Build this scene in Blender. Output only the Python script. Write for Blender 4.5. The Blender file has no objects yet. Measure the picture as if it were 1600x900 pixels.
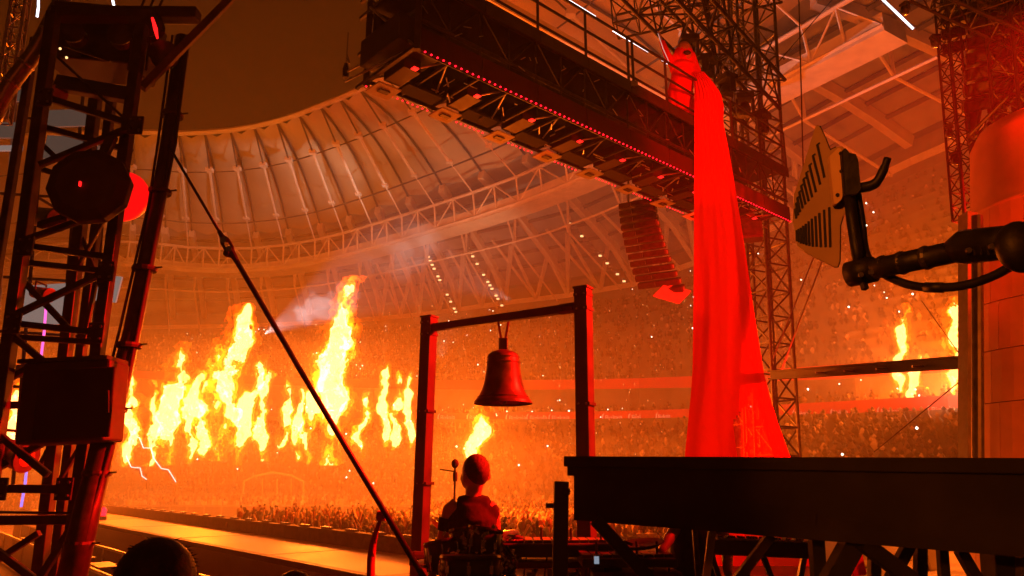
import bpy, bmesh, math, random
import numpy as np
from mathutils import Vector, Matrix
random.seed(7)
SC = bpy.context.scene
COL = SC.collection
R = math.radians
PI = math.pi

# ---------------------------------------------------------------- camera
CAM_Z = 3.2
PITCH = R(14.5)
F = 1155.0
cam = bpy.data.cameras.new('camera')
cam.sensor_width = 36.0
cam.lens = 36.0 * F / 1600.0
cam.clip_start = 0.05
cam.clip_end = 2000
cam_o = bpy.data.objects.new('camera', cam)
COL.objects.link(cam_o)
cam_o.location = (0, 0, CAM_Z)
cam_o.rotation_euler = (PI / 2 + PITCH, 0, 0)
SC.camera = cam_o

# ---------------------------------------------------------------- world: night sky
w = bpy.data.worlds.new('World')
SC.world = w
w.use_nodes = True
nt = w.node_tree
bg = nt.nodes['Background']
sky = nt.nodes.new('ShaderNodeTexSky')
sky.sky_type = 'NISHITA'
sky.sun_disc = False
sky.sun_elevation = R(-6)
sky.sun_rotation = R(150)
mixn = nt.nodes.new('ShaderNodeMix')
mixn.data_type = 'RGBA'
mixn.blend_type = 'ADD'
mixn.inputs[0].default_value = 1.0
nt.links.new(sky.outputs[0], mixn.inputs[6])
mixn.inputs[7].default_value = (0.14, 0.045, 0.003, 1)     # town glow on the night sky
nt.links.new(mixn.outputs[2], bg.inputs[0])
bg.inputs[1].default_value = 0.08

# ---------------------------------------------------------------- exposure and sampling
SC.view_settings.view_transform = 'Standard'
SC.view_settings.look = 'None'
SC.view_settings.exposure = 0.0
SC.view_settings.gamma = 1.0
cy = SC.cycles
SC.render.engine = 'CYCLES'
cy.use_denoising = True
cy.max_bounces = 4
cy.diffuse_bounces = 1
cy.glossy_bounces = 2
cy.transmission_bounces = 2
cy.volume_bounces = 0
cy.transparent_max_bounces = 40
cy.sample_clamp_indirect = 3.0
cy.volume_step_rate = 0.5
cy.volume_max_steps = 256
cy.use_light_tree = True
cy.use_adaptive_sampling = True
cy.adaptive_threshold = 0.03

# ---------------------------------------------------------------- pixel <-> place helpers (photo pixels 1600x900)
CP, SP = math.cos(PITCH), math.sin(PITCH)
def ray(px, py):
    a = (px - 800) / F
    v = (450 - py) / F
    return Vector((a, CP - v * SP, SP + v * CP))
def at(px, py, Y):
    d = ray(px, py)
    d = d * (Y / d.y)
    return Vector((d.x, d.y, d.z + CAM_Z))
def atz(px, py, z):
    d = ray(px, py)
    d = d * ((z - CAM_Z) / d.z)
    return Vector((d.x, d.y, d.z + CAM_Z))
def mpp(py, Y):                       # metres per photo pixel
    return Y / ray(800, py).y / F
def lerp(a, b, t): return a + (b - a) * t
def V(*a): return Vector(a)

# ---------------------------------------------------------------- lights: flames, stage wash, stadium lamps, added fills
def point(name, loc, energy, color, radius=0.6):
    l = bpy.data.lights.new(name, 'POINT'); l.energy = energy; l.color = color; l.shadow_soft_size = radius
    o = bpy.data.objects.new(name, l); COL.objects.link(o); o.location = loc; return o
def spot(name, loc, target, energy, color, angle=40, blend=0.5, radius=0.15):
    l = bpy.data.lights.new(name, 'SPOT'); l.energy = energy; l.color = color; l.spot_size = R(angle); l.spot_blend = blend; l.shadow_soft_size = radius
    o = bpy.data.objects.new(name, l); COL.objects.link(o); o.location = loc
    o.rotation_euler = (Vector(target) - Vector(loc)).to_track_quat('-Z', 'Y').to_euler(); return o
FIRE = (1.0, 0.125, 0.004)
RED = (1.0, 0.005, 0.002)
LS = 1.75
for x_, y_, Y_, e_, r_ in ((205, 640, 46, 3500, 1.2), (330, 620, 48, 9000, 1.4), (510, 590, 48, 10000, 1.4), (615, 640, 50, 3500, 1.2), (745, 665, 30, 5200, 0.8),
                           (1412, 530, 46, 5500, 1.0), (1500, 560, 46, 6500, 1.0), (25, 650, 40, 3500, 1.0)):
    point('flame_light', at(x_, y_, Y_), e_ * LS, FIRE, r_)
# red stage wash: lamps of the stage rig above and to the right of the picture
spot('red_wash', (10.5, 4.0, 4.5), at(1135, 500, 15), 85000, RED, 40, 0.5)
spot('red_wash', (7.0, 2.0, 5.0), at(1095, 190, 15), 24000, RED, 15, 0.7)
spot('red_wash', (8.0, -2.0, 6.0), at(1560, 430, 9), 6500, (1.0, 0.13, 0.005), 70, 0.7)
spot('red_wash', (9.0, 7.9, 9.6), at(800, 610, 7.8), 60000, RED, 30, 0.6)
spot('red_wash', (3.2, 1.0, 6.5), at(190, 300, 6), 150, RED, 36, 0.6)
spot('red_wash', (0.5, 9.0, 1.9), at(900, 160, 14), 60, RED, 90, 0.8)
spot('amber_fill', (-2.0, -9.0, 9.0), (0.0, 8.0, 4.0), 400, (1.0, 0.09, 0.005), 100, 0.8, 0.6)  # added unseen fill behind the camera, lifts the dark near shapes
spot('red_wash', (6.5, 3.0, 3.5), at(1550, 120, 11.5), 2600, RED, 50, 0.7)
spot('amber_fill', (-3.0, -2.0, 5.0), at(1285, 320, 1.75), 800, (1.0, 0.19, 0.012), 24, 0.6)  # added spot from behind left, only brightens the antenna
# white stadium floodlamps in the stand and under the roof, then two added fills
spot('flood_beam', at(412, 522, 95), at(516, 464, 85), 70000, (0.92, 0.96, 1.0), 26, 0.4)
spot('flood_beam', at(690, 560, 84), at(680, 350, 96), 8000, (1.0, 0.6, 0.34), 80, 0.8)
spot('flood_beam', at(1330, 650, 70), at(1330, 350, 90), 9000, (1.0, 0.72, 0.5), 100, 0.9)

spot('flood_beam', at(800, 470, 84), at(640, 392, 90), 24000, (1.0, 0.93, 0.88), 36, 0.7)
spot('roof_fill', at(330, 700, 70), at(360, 270, 100), 27000, (1.0, 0.30, 0.02), 70, 0.7, 0.5)  # orange light added to turn the left roof golden
spot('haze_fill', at(1560, 650, 38), at(1230, 560, 52), 26000, (1.0, 0.50, 0.24), 80, 0.8, 0.4)  # added lamp hidden behind the column, brightens the haze at right

# ---------------------------------------------------------------- materials
MATS = {}
def mat(name, col, rough=0.6, metal=0.0, var=0.25, scale=6.0, bump=0.0, spec=0.4):
    if name in MATS: return MATS[name]
    m = bpy.data.materials.new(name); m.use_nodes = True
    n = m.node_tree; b = n.nodes['Principled BSDF']
    b.inputs['Roughness'].default_value = rough
    b.inputs['Metallic'].default_value = metal
    b.inputs['Specular IOR Level'].default_value = spec
    tc = n.nodes.new('ShaderNodeTexCoord')
    nz = n.nodes.new('ShaderNodeTexNoise'); nz.inputs['Scale'].default_value = scale; nz.inputs['Detail'].default_value = 5
    n.links.new(tc.outputs['Object'], nz.inputs['Vector'])
    rp = n.nodes.new('ShaderNodeValToRGB')
    rp.color_ramp.elements[0].position = 0.3; rp.color_ramp.elements[1].position = 0.7
    rp.color_ramp.elements[0].color = tuple(c * (1 - var) for c in col) + (1,)
    rp.color_ramp.elements[1].color = tuple(min(1, c * (1 + var)) for c in col) + (1,)
    n.links.new(nz.outputs['Fac'], rp.inputs[0]); n.links.new(rp.outputs[0], b.inputs['Base Color'])
    mr = n.nodes.new('ShaderNodeMapRange')
    mr.inputs[3].default_value = max(0.05, rough - 0.15); mr.inputs[4].default_value = min(1, rough + 0.15)
    n.links.new(nz.outputs['Fac'], mr.inputs[0]); n.links.new(mr.outputs[0], b.inputs['Roughness'])
    if bump:
        bp = n.nodes.new('ShaderNodeBump'); bp.inputs['Strength'].default_value = bump; bp.inputs['Distance'].default_value = 0.02
        n.links.new(nz.outputs['Fac'], bp.inputs['Height']); n.links.new(bp.outputs[0], b.inputs['Normal'])
    MATS[name] = m
    return m
def emis(name, col, strength):
    if name in MATS: return MATS[name]
    m = bpy.data.materials.new(name); m.use_nodes = True
    b = m.node_tree.nodes['Principled BSDF']
    b.inputs['Base Color'].default_value = (0.05, 0.05, 0.05, 1)
    b.inputs['Emission Color'].default_value = tuple(col) + (1,)
    b.inputs['Emission Strength'].default_value = strength
    MATS[name] = m
    return m
STEEL = mat('dark_steel', (0.06, 0.05, 0.045), 0.45, 0.6, 0.4, 9, 0.15)
BLACK = mat('black_paint', (0.04, 0.035, 0.03), 0.55, 0.0, 0.35, 7, 0.1)
BLACKM = mat('black_wood', (0.03, 0.025, 0.022), 0.8, 0.0, 0.4, 3, 0.2, 0.2)
GREYM = mat('grey_metal', (0.22, 0.21, 0.2), 0.4, 0.7, 0.3, 8, 0.1)
ALU = mat('aluminium', (0.5, 0.48, 0.46), 0.38, 0.8, 0.2, 12, 0.05)
POSTM = mat('post_steel', (0.05, 0.045, 0.042), 0.5, 0.2, 0.3, 4, 0.1)
WOODM = mat('stained_timber', (0.10, 0.07, 0.05), 0.7, 0.0, 0.5, 5, 0.2)
RUBBER = mat('black_rubber', (0.03, 0.028, 0.026), 0.7, 0.0, 0.3, 20, 0.1)
FABRIC = mat('black_cloth', (0.03, 0.025, 0.024), 0.9, 0.0, 0.3, 25, 0.2, 0.1)
SKIN = mat('skin', (0.42, 0.25, 0.18), 0.55, 0.0, 0.12, 18, 0.05)
HAIR = mat('dark_hair', (0.02, 0.013, 0.009), 0.6, 0.0, 0.4, 40, 0.3)
HAIR2 = mat('cropped_hair', (0.075, 0.045, 0.03), 0.7, 0.0, 0.4, 60, 0.3)
CONC = mat('stand_concrete', (0.20, 0.18, 0.16), 0.85, 0.0, 0.35, 0.4, 0.0)
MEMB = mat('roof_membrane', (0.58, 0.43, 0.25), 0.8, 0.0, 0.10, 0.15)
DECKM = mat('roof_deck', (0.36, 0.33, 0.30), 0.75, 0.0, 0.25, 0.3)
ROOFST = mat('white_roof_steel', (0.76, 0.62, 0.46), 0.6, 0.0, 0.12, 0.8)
ROPE = mat('roof_cable', (0.10, 0.08, 0.06), 0.6, 0.2, 0.2, 2)
def emis_mat(m, col, st):
    b = m.node_tree.nodes['Principled BSDF']; b.inputs['Emission Color'].default_value = tuple(col) + (1,); b.inputs['Emission Strength'].default_value = st; return m
FASC = emis_mat(mat('red_fascia', (0.5, 0.02, 0.015), 0.6, 0.0, 0.12, 0.3), (1.0, 0.006, 0.01), 0.22)      # LED ribbon boards
WHITE = emis_mat(mat('white_lettering', (0.75, 0.72, 0.7), 0.6, 0.0, 0.05, 2), (1.0, 0.4, 0.3), 0.22)
GROUND = mat('pit_floor', (0.34, 0.25, 0.19), 0.7, 0.0, 0.4, 0.5, 0.2)
STAGE = mat('stage_deck', (0.14, 0.12, 0.11), 0.5, 0.0, 0.35, 1.2, 0.1)
RUNWAY = mat('runway_deck', (0.46, 0.30, 0.20), 0.45, 0.0, 0.18, 0.8, 0.05)
REDP = mat('red_panel', (0.09, 0.005, 0.005), 0.5, 0.0, 0.3, 3, 0.1)
COLM = mat('column_cladding', (0.55, 0.22, 0.12), 0.65, 0.0, 0.22, 1.6, 0.12)
BRONZE = mat('bell_bronze', (0.10, 0.06, 0.035), 0.38, 0.6, 0.5, 7, 0.15)
STRAPM = mat('red_strap', (0.40, 0.02, 0.015), 0.8, 0.0, 0.25, 30, 0.2)
ANT = mat('antenna_board', (0.32, 0.20, 0.12), 0.55, 0.0, 0.15, 9, 0.05)
BRASS = mat('cymbal_brass', (0.5, 0.33, 0.12), 0.3, 0.9, 0.25, 14, 0.05)
CHROME = mat('chrome', (0.7, 0.68, 0.66), 0.18, 1.0, 0.1, 10)
PALE = mat('pale_plate', (0.62, 0.55, 0.48), 0.6, 0.0, 0.15, 5)
LEDR = emis('red_led', (1.0, 0.004, 0.014), 7.0)
LEDR2 = emis('red_lamp', (1.0, 0.01, 0.01), 2.2)
LEDW = emis('white_led', (0.95, 0.92, 1.0), 3.2)
LEDP = emis('pink_led', (1.0, 0.12, 0.55), 1.6)
LEDV = emis('violet_led', (0.42, 0.22, 0.95), 1.3)
LAMPY = emis('warm_lamp', (1.0, 0.55, 0.2), 2.2)
BOLT = emis('lightning_tube', (0.7, 0.9, 1.0), 1.7)
PHONE = emis('phone_light', (1.0, 0.85, 0.65), 6.0)

def cloth_mat(name, col, sheer=0.0):
    m = bpy.data.materials.new(name); m.use_nodes = True
    n = m.node_tree; b = n.nodes['Principled BSDF']; out = n.nodes['Material Output']
    b.inputs['Base Color'].default_value = tuple(col) + (1,); b.inputs['Roughness'].default_value = 0.75
    b.inputs['Specular IOR Level'].default_value = 0.15
    tl = n.nodes.new('ShaderNodeBsdfTranslucent'); tl.inputs[0].default_value = tuple(col) + (1,)
    mx = n.nodes.new('ShaderNodeMixShader'); mx.inputs[0].default_value = 0.35
    wv = n.nodes.new('ShaderNodeTexNoise'); wv.inputs['Scale'].default_value = 3.5; wv.inputs['Detail'].default_value = 8; wv.inputs['Roughness'].default_value = .6
    tc = n.nodes.new('ShaderNodeTexCoord'); mpv = n.nodes.new('ShaderNodeVectorMath'); mpv.operation = 'MULTIPLY'; mpv.inputs[1].default_value = (1, 1, .22); n.links.new(tc.outputs['Object'], mpv.inputs[0]); n.links.new(mpv.outputs[0], wv.inputs['Vector'])
    bp = n.nodes.new('ShaderNodeBump'); bp.inputs['Strength'].default_value = 0.6; bp.inputs['Distance'].default_value = 0.12; n.links.new(wv.outputs['Fac'], bp.inputs['Height']); n.links.new(bp.outputs[0], b.inputs['Normal'])
    n.links.new(b.outputs[0], mx.inputs[1]); n.links.new(tl.outputs[0], mx.inputs[2])
    last = mx
    if sheer:
        tr = n.nodes.new('ShaderNodeBsdfTransparent'); m2 = n.nodes.new('ShaderNodeMixShader'); m2.inputs[0].default_value = sheer
        tr.inputs[0].default_value = (1, 0.25, 0.2, 1)
        n.links.new(mx.outputs[0], m2.inputs[1]); n.links.new(tr.outputs[0], m2.inputs[2]); last = m2
    n.links.new(last.outputs[0], out.inputs[0])
    MATS[name] = m
    return m
SILK = cloth_mat('red_silk', (0.85, 0.008, 0.006))
SHEER = cloth_mat('sheer_red_silk', (0.7, 0.01, 0.008), 0.45)

def island_mat(name, cols, rough=0.8):
    m = bpy.data.materials.new(name); m.use_nodes = True
    n = m.node_tree; b = n.nodes['Principled BSDF']; b.inputs['Roughness'].default_value = rough
    g = n.nodes.new('ShaderNodeNewGeometry'); rp = n.nodes.new('ShaderNodeValToRGB'); rp.color_ramp.interpolation = 'CONSTANT'
    el = rp.color_ramp.elements
    while len(el) < len(cols): el.new(0.5)
    for i, c in enumerate(cols):
        el[i].position = i / len(cols); el[i].color = tuple(c) + (1,)
    n.links.new(g.outputs['Random Per Island'], rp.inputs[0]); n.links.new(rp.outputs[0], b.inputs['Base Color'])
    MATS[name] = m
    return m
CROWDM = island_mat('crowd_clothes', [(0.03, 0.03, 0.03), (0.5, 0.34, 0.25), (0.08, 0.06, 0.06), (0.45, 0.42, 0.4), (0.2, 0.04, 0.03), (0.05, 0.06, 0.1), (0.55, 0.38, 0.28)])
SEATM = island_mat('stand_crowd', [(0.02, 0.018, 0.016), (0.05, 0.04, 0.035), (0.22, 0.15, 0.11), (0.03, 0.025, 0.02), (0.12, 0.08, 0.06), (0.02, 0.02, 0.02), (0.55, 0.46, 0.38), (0.03, 0.02, 0.02), (0.07, 0.05, 0.05)])

# ---------------------------------------------------------------- mesh builder
class MB:
    def __init__(s): s.v = []; s.f = []
    def add(s, vs, fs):
        o = len(s.v); s.v += [tuple(v) for v in vs]; s.f += [tuple(i + o for i in f) for f in fs]; return s
    def box(s, c, size, rot=None):
        c = Vector(c); hx, hy, hz = [q / 2 for q in size]
        vs = [Vector((x, y, z)) for x in (-hx, hx) for y in (-hy, hy) for z in (-hz, hz)]
        if rot is not None: vs = [rot @ v for v in vs]
        return s.add([c + v for v in vs], [(0, 1, 3, 2), (4, 6, 7, 5), (0, 4, 5, 1), (2, 3, 7, 6), (0, 2, 6, 4), (1, 5, 7, 3)])
    def bar(s, a, b, w, h=None, up=(0, 0, 1), roll=0):
        a, b = Vector(a), Vector(b); h = h or w; d = (b - a)
        if d.length < 1e-6: return s
        d.normalize(); u = Vector(up)
        if abs(d.dot(u)) > 0.98: u = Vector((0, 1, 0))
        x = d.cross(u).normalized(); y = x.cross(d)
        if roll: q = Matrix.Rotation(roll, 3, d); x = q @ x; y = q @ y
        vs = []
        for p in (a, b):
            for i, j in ((-1, -1), (1, -1), (1, 1), (-1, 1)): vs.append(p + x * (i * w / 2) + y * (j * h / 2))
        return s.add(vs, [(3, 2, 1, 0), (4, 5, 6, 7), (0, 1, 5, 4), (1, 2, 6, 5), (2, 3, 7, 6), (3, 0, 4, 7)])
    def tube(s, pts, r, n=8, cap=True):
        pts = [Vector(p) for p in pts]
        rs = r if isinstance(r, (list, tuple)) else [r] * len(pts)
        rings = []; px = None
        for i, p in enumerate(pts):
            d = (pts[min(i + 1, len(pts) - 1)] - pts[max(i - 1, 0)])
            d = d.normalized() if d.length > 1e-9 else Vector((0, 0, 1))
            if px is None:
                u = Vector((0, 0, 1)) if abs(d.z) < 0.9 else Vector((0, 1, 0)); x = d.cross(u).normalized()
            else:
                x = (px - d * px.dot(d)).normalized()
            px = x; y = d.cross(x)
            rings.append([p + (x * math.cos(2 * PI * k / n) + y * math.sin(2 * PI * k / n)) * rs[i] for k in range(n)])
        vs = [v for rg in rings for v in rg]; fs = []
        for i in range(len(pts) - 1):
            for k in range(n):
                k2 = (k + 1) % n; fs.append((i * n + k, i * n + k2, (i + 1) * n + k2, (i + 1) * n + k))
        if cap:
            fs.append(tuple(reversed(range(n)))); fs.append(tuple((len(pts) - 1) * n + k for k in range(n)))
        return s.add(vs, fs)
    def lathe(s, base, prof, n=24, axis=(0, 0, 1), closed=True):
        base = Vector(base); q = Vector((0, 0, 1)).rotation_difference(Vector(axis)).to_matrix()
        vs = []; fs = []
        for (r, z) in prof:
            for k in range(n):
                t = 2 * PI * k / n; vs.append(base + q @ Vector((r * math.cos(t), r * math.sin(t), z)))
        for i in range(len(prof) - 1):
            for k in range(n):
                k2 = (k + 1) % n; fs.append((i * n + k, i * n + k2, (i + 1) * n + k2, (i + 1) * n + k))
        if closed:
            fs.append(tuple(reversed(range(n)))); fs.append(tuple((len(prof) - 1) * n + k for k in range(n)))
        return s.add(vs, fs)
    def ball(s, c, r, n=10, m=6, sc=(1, 1, 1), rot=None):
        vs = []; fs = []; c = Vector(c)
        for i in range(m + 1):
            a = PI * i / m
            for k in range(n):
                t = 2 * PI * k / n
                v = Vector((r * sc[0] * math.sin(a) * math.cos(t), r * sc[1] * math.sin(a) * math.sin(t), r * sc[2] * math.cos(a)))
                vs.append(c + (rot @ v if rot is not None else v))
        for i in range(m):
            for k in range(n):
                k2 = (k + 1) % n; fs.append((i * n + k, (i + 1) * n + k, (i + 1) * n + k2, i * n + k2))
        return s.add(vs, fs)
    def prism(s, poly, d):
        poly = [Vector(p) for p in poly]; d = Vector(d); n = len(poly)
        return s.add(poly + [p + d for p in poly], [tuple(range(n)), tuple(reversed(range(n, 2 * n)))] + [(k, k + n, (k + 1) % n + n, (k + 1) % n) for k in range(n)])
    def quad(s, a, b, c, d, th=0.0, dirv=(0, 0, 1)):
        if th: return s.prism([a, b, c, d], Vector(dirv) * th)
        return s.add([a, b, c, d], [(0, 1, 2, 3)])
    def build(s, name, m, parent=None, smooth=False, bevel=0.0, origin=None):
        if parent is not None:
            o0 = Vector(parent['_o'])
        elif origin is not None: o0 = Vector(origin)
        else:
            a = np.array(s.v); o0 = Vector(((a[:, 0].min() + a[:, 0].max()) / 2, (a[:, 1].min() + a[:, 1].max()) / 2, a[:, 2].min()))
        me = bpy.data.meshes.new(name)
        me.from_pydata([(v[0] - o0.x, v[1] - o0.y, v[2] - o0.z) for v in s.v], [], s.f)
        me.update()
        bm = bmesh.new(); bm.from_mesh(me); bmesh.ops.recalc_face_normals(bm, faces=bm.faces); bm.to_mesh(me); bm.free()
        if smooth: me.polygons.foreach_set('use_smooth', [True] * len(me.polygons))
        me.materials.append(m)
        o = bpy.data.objects.new(name, me); COL.objects.link(o); o['_o'] = tuple(o0)
        if parent is not None: o.parent = parent
        else: o.location = o0
        if bevel:
            b = o.modifiers.new('bevel', 'BEVEL'); b.width = bevel; b.segments = 2; b.limit_method = 'ANGLE'
        return o
def T(name, label, cat, loc, group=None, kind=None):
    o = bpy.data.objects.new(name, None); COL.objects.link(o); o.location = loc; o['_o'] = tuple(loc); o.empty_display_size = 0.1
    return tag(o, label, cat, group, kind)
def tag(o, label=None, cat=None, group=None, kind=None):
    if label: o['label'] = label
    if cat: o['category'] = cat
    if group: o['group'] = group
    if kind: o['kind'] = kind
    elif cat: o['kind'] = 'thing'
    return o
def bar1(name, m, parent, a, b, w_, h_=None, bevel=0.0, roll=0): return MB().bar(a, b, w_, h_, roll=roll).build(name, m, parent, bevel=bevel)
def copy_tree(o, parent=None):
    c = o.copy(); COL.objects.link(c); c.parent = parent
    for ch in list(o.children): copy_tree(ch, c)
    return c
def catmull(pts, n):
    pts = [Vector(p) for p in pts]; out = []; m = len(pts) - 1
    for i in range(n):
        t = i / (n - 1) * m; k = min(int(t), m - 1); u = t - k
        p0 = pts[max(k - 1, 0)]; p1 = pts[k]; p2 = pts[k + 1]; p3 = pts[min(k + 2, m)]
        out.append(0.5 * ((2 * p1) + (p2 - p0) * u + (2 * p0 - 5 * p1 + 4 * p2 - p3) * u * u + (3 * p1 - p0 - 3 * p2 + p3) * u ** 3))
    return out
def remeshed(mb, vox, smooth=6):
    """one continuous surface out of overlapping shapes"""
    me = bpy.data.meshes.new('tmp'); me.from_pydata(mb.v, [], mb.f); me.update()
    o = bpy.data.objects.new('tmp', me); COL.objects.link(o)
    a = o.modifiers.new('r', 'REMESH'); a.mode = 'VOXEL'; a.voxel_size = vox
    b = o.modifiers.new('s', 'SMOOTH'); b.factor = 0.5; b.iterations = smooth
    dg = bpy.context.evaluated_depsgraph_get(); ev = o.evaluated_get(dg); e = ev.to_mesh()
    r = MB(); r.v = [tuple(v.co) for v in e.vertices]; r.f = [tuple(p.vertices) for p in e.polygons]
    ev.to_mesh_clear(); bpy.data.objects.remove(o); bpy.data.meshes.remove(me)
    return r
def lattice(p0, p1, size, bay, chord_r, brace_r, side=None, n=5):
    """box truss: returns (list of four chord end pairs, MB of braces)"""
    p0, p1 = Vector(p0), Vector(p1); d = (p1 - p0); L = d.length; d.normalize()
    u = Vector(side) if side is not None else (Vector((0, 0, 1)) if abs(d.z) < 0.9 else Vector((1, 0.3, 0)))
    x = d.cross(u).normalized(); y = x.cross(d); h = size / 2
    offs = [x * i * h + y * j * h for i, j in ((-1, -1), (1, -1), (1, 1), (-1, 1))]
    br = MB(); nb = max(1, int(round(L / bay)))
    for k in range(nb):
        a = p0 + d * (L * k / nb); b = p0 + d * (L * (k + 1) / nb)
        for q in range(4):
            o1, o2 = offs[q], offs[(q + 1) % 4]
            br.tube([a + o1, a + o2], brace_r, n, False)
            br.tube([a + (o1 if k % 2 else o2), b + (o2 if k % 2 else o1)], brace_r, n, False)
    return [(p0 + o, p1 + o) for o in offs], br
def truss_thing(name, label, cat, p0, p1, size, bay, cr, brr, m, group=None, side=None, lm=None):
    t = T(name, label, cat, p0 if p0[2] < p1[2] else p1, group)
    ch, br = lattice(p0, p1, size, bay, cr, brr, side)
    for a, b in ch: MB().tube([a, b], cr, 8).build('chord', m, t)
    tag(br.build('lattice_bracing', lm or m, t), kind='stuff')
    return t

# ================================================================ SETTING
STZ = 1.55                                         # stage deck height
AUD = Vector((-0.66, 0.751, 0)); LAT = Vector((0.751, 0.66, 0))    # towards the audience / across the stage
def SL(a, l, z=0.0): return AUD * a + LAT * l + Vector((0, 0, z))
MB().quad((-210, -50, 0), (210, -50, 0), (210, 250, 0), (-210, 250, 0), -0.3).build('pit_floor', GROUND)
tag(bpy.data.objects['pit_floor'], kind='structure')
st = MB().prism([SL(-14, -26, 0.02), SL(12, -26, 0.02), SL(12, 40, 0.02), SL(-14, 40, 0.02)], (0, 0, STZ - 0.02)).build('stage_floor', STAGE)
tag(st, kind='structure')
# deck panels' joints: shallow strips 3 mm proud along the stage
rw0, rw1 = atz(520, 890, 1.5), atz(160, 820, 1.5)
rdir = (rw1 - rw0).normalized(); rn = Vector((-rdir.y, rdir.x, 0)) * -1
if rn.y < 0: rn = -rn
A0 = rw0 - rdir * 4.0; A1 = rw0 + rdir * 38
rway = MB().prism([V(A0.x, A0.y, 0.03), V(A1.x, A1.y, 0.03), V(*(A1 + rn * 2.6).xy, 0.03), V(*(A0 + rn * 2.6).xy, 0.03)], (0, 0, 1.47)).build('runway', RUNWAY)
tag(rway, kind='structure')
for k in range(0, 19, 3):                           # runway deck seams, each a thin joint strip
    p = A0 + rdir * (k * 2.2 + 1); q = p + rn * 2.6
    MB().bar(V(p.x, p.y, 1.503), V(q.x, q.y, 1.503), 0.012, 0.006).build('deck_seam', BLACK, rway)
MB().bar(V(*A0.xy, 1.5) - rn * 0.12, V(*A1.xy, 1.5) - rn * 0.12, 0.2, 0.12).build('kerb', BLACK, rway)
MB().bar(V(*(A0 + rn * 2.75).xy, 1.62), V(*(A1 - rdir * 3 + rn * 2.75).xy, 1.62), 0.28, 0.5).build('kerb', WOODM, rway)
for k in range(26):
    p = A0 + rn * 2.75 + rdir * (k * 1.4)
    MB().box(V(p.x, p.y, 1.9), (0.5, 0.12, 0.06), Matrix.Rotation(math.atan2(rdir.y, rdir.x), 3, 'Z')).build('floor_light', GREYM, rway)
# equipment trough and barriers in front of the near runway edge
for j, (off, h, nm) in enumerate(((1.1, 1.1, 'barrier'), (2.6, 1.05, 'barrier'))):
    for k in range(14):
        p = A0 - rn * off + rdir * (3 + k * 2.4); q = p + rdir * 2.34
        t = T('crowd_barrier', 'steel crowd barrier panel in the lit gangway beside the runway', 'barrier', V(p.x, p.y, 0), 'barriers along the runway')
        m = MB().bar(V(p.x, p.y, h), V(q.x, q.y, h), 0.06); m.build('top_rail', ALU, t)
        m = MB().bar(V(p.x, p.y, h / 2), V(q.x, q.y, h / 2), 0.02, h - 0.1); m.build('panel', WOODM if j == 0 else GREYM, t)
        for e in (p, q): MB().bar(V(e.x, e.y, 0), V(e.x, e.y, h - 0.03), 0.05).build('post', ALU, t)
for k in range(9):                                  # cable trunks on the gangway floor
    p = A0 - rn * 4.2 + rdir * (6 + k * 2.5)
    o = MB().box(V(p.x, p.y, 0.09), (2.3, 0.5, 0.16), Matrix.Rotation(math.atan2(rdir.y, rdir.x) + random.uniform(-.05, .05), 3, 'Z')).build('cable_ramp', WOODM, bevel=0.02)
    tag(o, 'low cable ramp on the gangway floor left of the runway', 'cable ramp', 'cable ramps on the gangway')
for k in range(7):
    p = A0 - rn * 1.75 + rdir * (8 + k * 3.1)
    t = T('flight_case', 'dark flight case standing in the trough beside the runway', 'case', V(p.x, p.y, 0), 'flight cases beside the runway')
    rt = Matrix.Rotation(math.atan2(rdir.y, rdir.x), 3, 'Z')
    MB().box(V(p.x, p.y, 0.45), (1.5, 0.55, 0.8), rt).build('case_body', BLACK, t, bevel=0.02)
    MB().box(V(p.x, p.y, 0.875), (1.52, 0.57, 0.04), rt).build('lid', GREYM, t)

# ---------------------------------------------------------------- stadium: roof
inner_px = [(-260, 265), (-80, 226), (60, 210), (208, 205), (280, 207), (360, 202), (432, 188), (500, 164), (562, 138), (650, 90), (760, 15), (900, -110), (1060, -300)]
ring_px = [(-360, 410), (-140, 376), (40, 356), (208, 348), (300, 358), (400, 360), (500, 346), (590, 320), (690, 286), (820, 238), (980, 160), (1150, 60), (1380, -80)]
eave_px = [(-480, 545), (-220, 522), (0, 502), (208, 490), (320, 488), (430, 484), (540, 478), (656, 467), (790, 447), (990, 416), (1190, 330), (1420, 212), (1750, 60)]
eave_z = [36, 36, 36, 36, 36, 35.5, 35, 35, 35, 35.5, 36.5, 38, 39]
NR = 25
IN = catmull([atz(x, y, 46) for x, y in inner_px], NR)
RG = catmull([atz(x, y, 44.5) for x, y in ring_px], NR)
EV = catmull([atz(x, y, z) for (x, y), z in zip(eave_px, eave_z)], NR)
roof = T('stadium_roof', 'huge stadium canopy roof curving over the far stands, pale membrane with steel ribs', 'roof', V(-60, 130, 0))
def camb(a, b, t, rise=1.5):                        # slightly cambered radial line
    return lerp(a, b, t) + Vector((0, 0, rise * 4 * t * (1 - t)))
for i in range(NR - 1):
    m = MB(); vs = []; fs = []; K = 6
    for t in range(K + 1):
        for j in range(3):
            u = j / 2; p = lerp(camb(IN[i], RG[i], t / K), camb(IN[i + 1], RG[i + 1], t / K), u)
            vs.append(p + Vector((0, 0, -0.9 * (1 - (2 * u - 1) ** 2))))
    for t in range(K):
        for j in range(2): fs.append((t * 3 + j, t * 3 + j + 1, (t + 1) * 3 + j + 1, (t + 1) * 3 + j))
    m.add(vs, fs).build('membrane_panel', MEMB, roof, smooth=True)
    m = MB(); vs = []; fs = []
    for t in range(K + 1):
        for e in (i, i + 1): vs.append(camb(RG[e], EV[e], t / K, 1.0))
    for t in range(K): fs.append((t * 2, t * 2 + 1, t * 2 + 3, t * 2 + 2))
    m.add(vs, fs).build('roof_sheet', DECKM, roof)
DZ = Vector((0, 0, 1))
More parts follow.
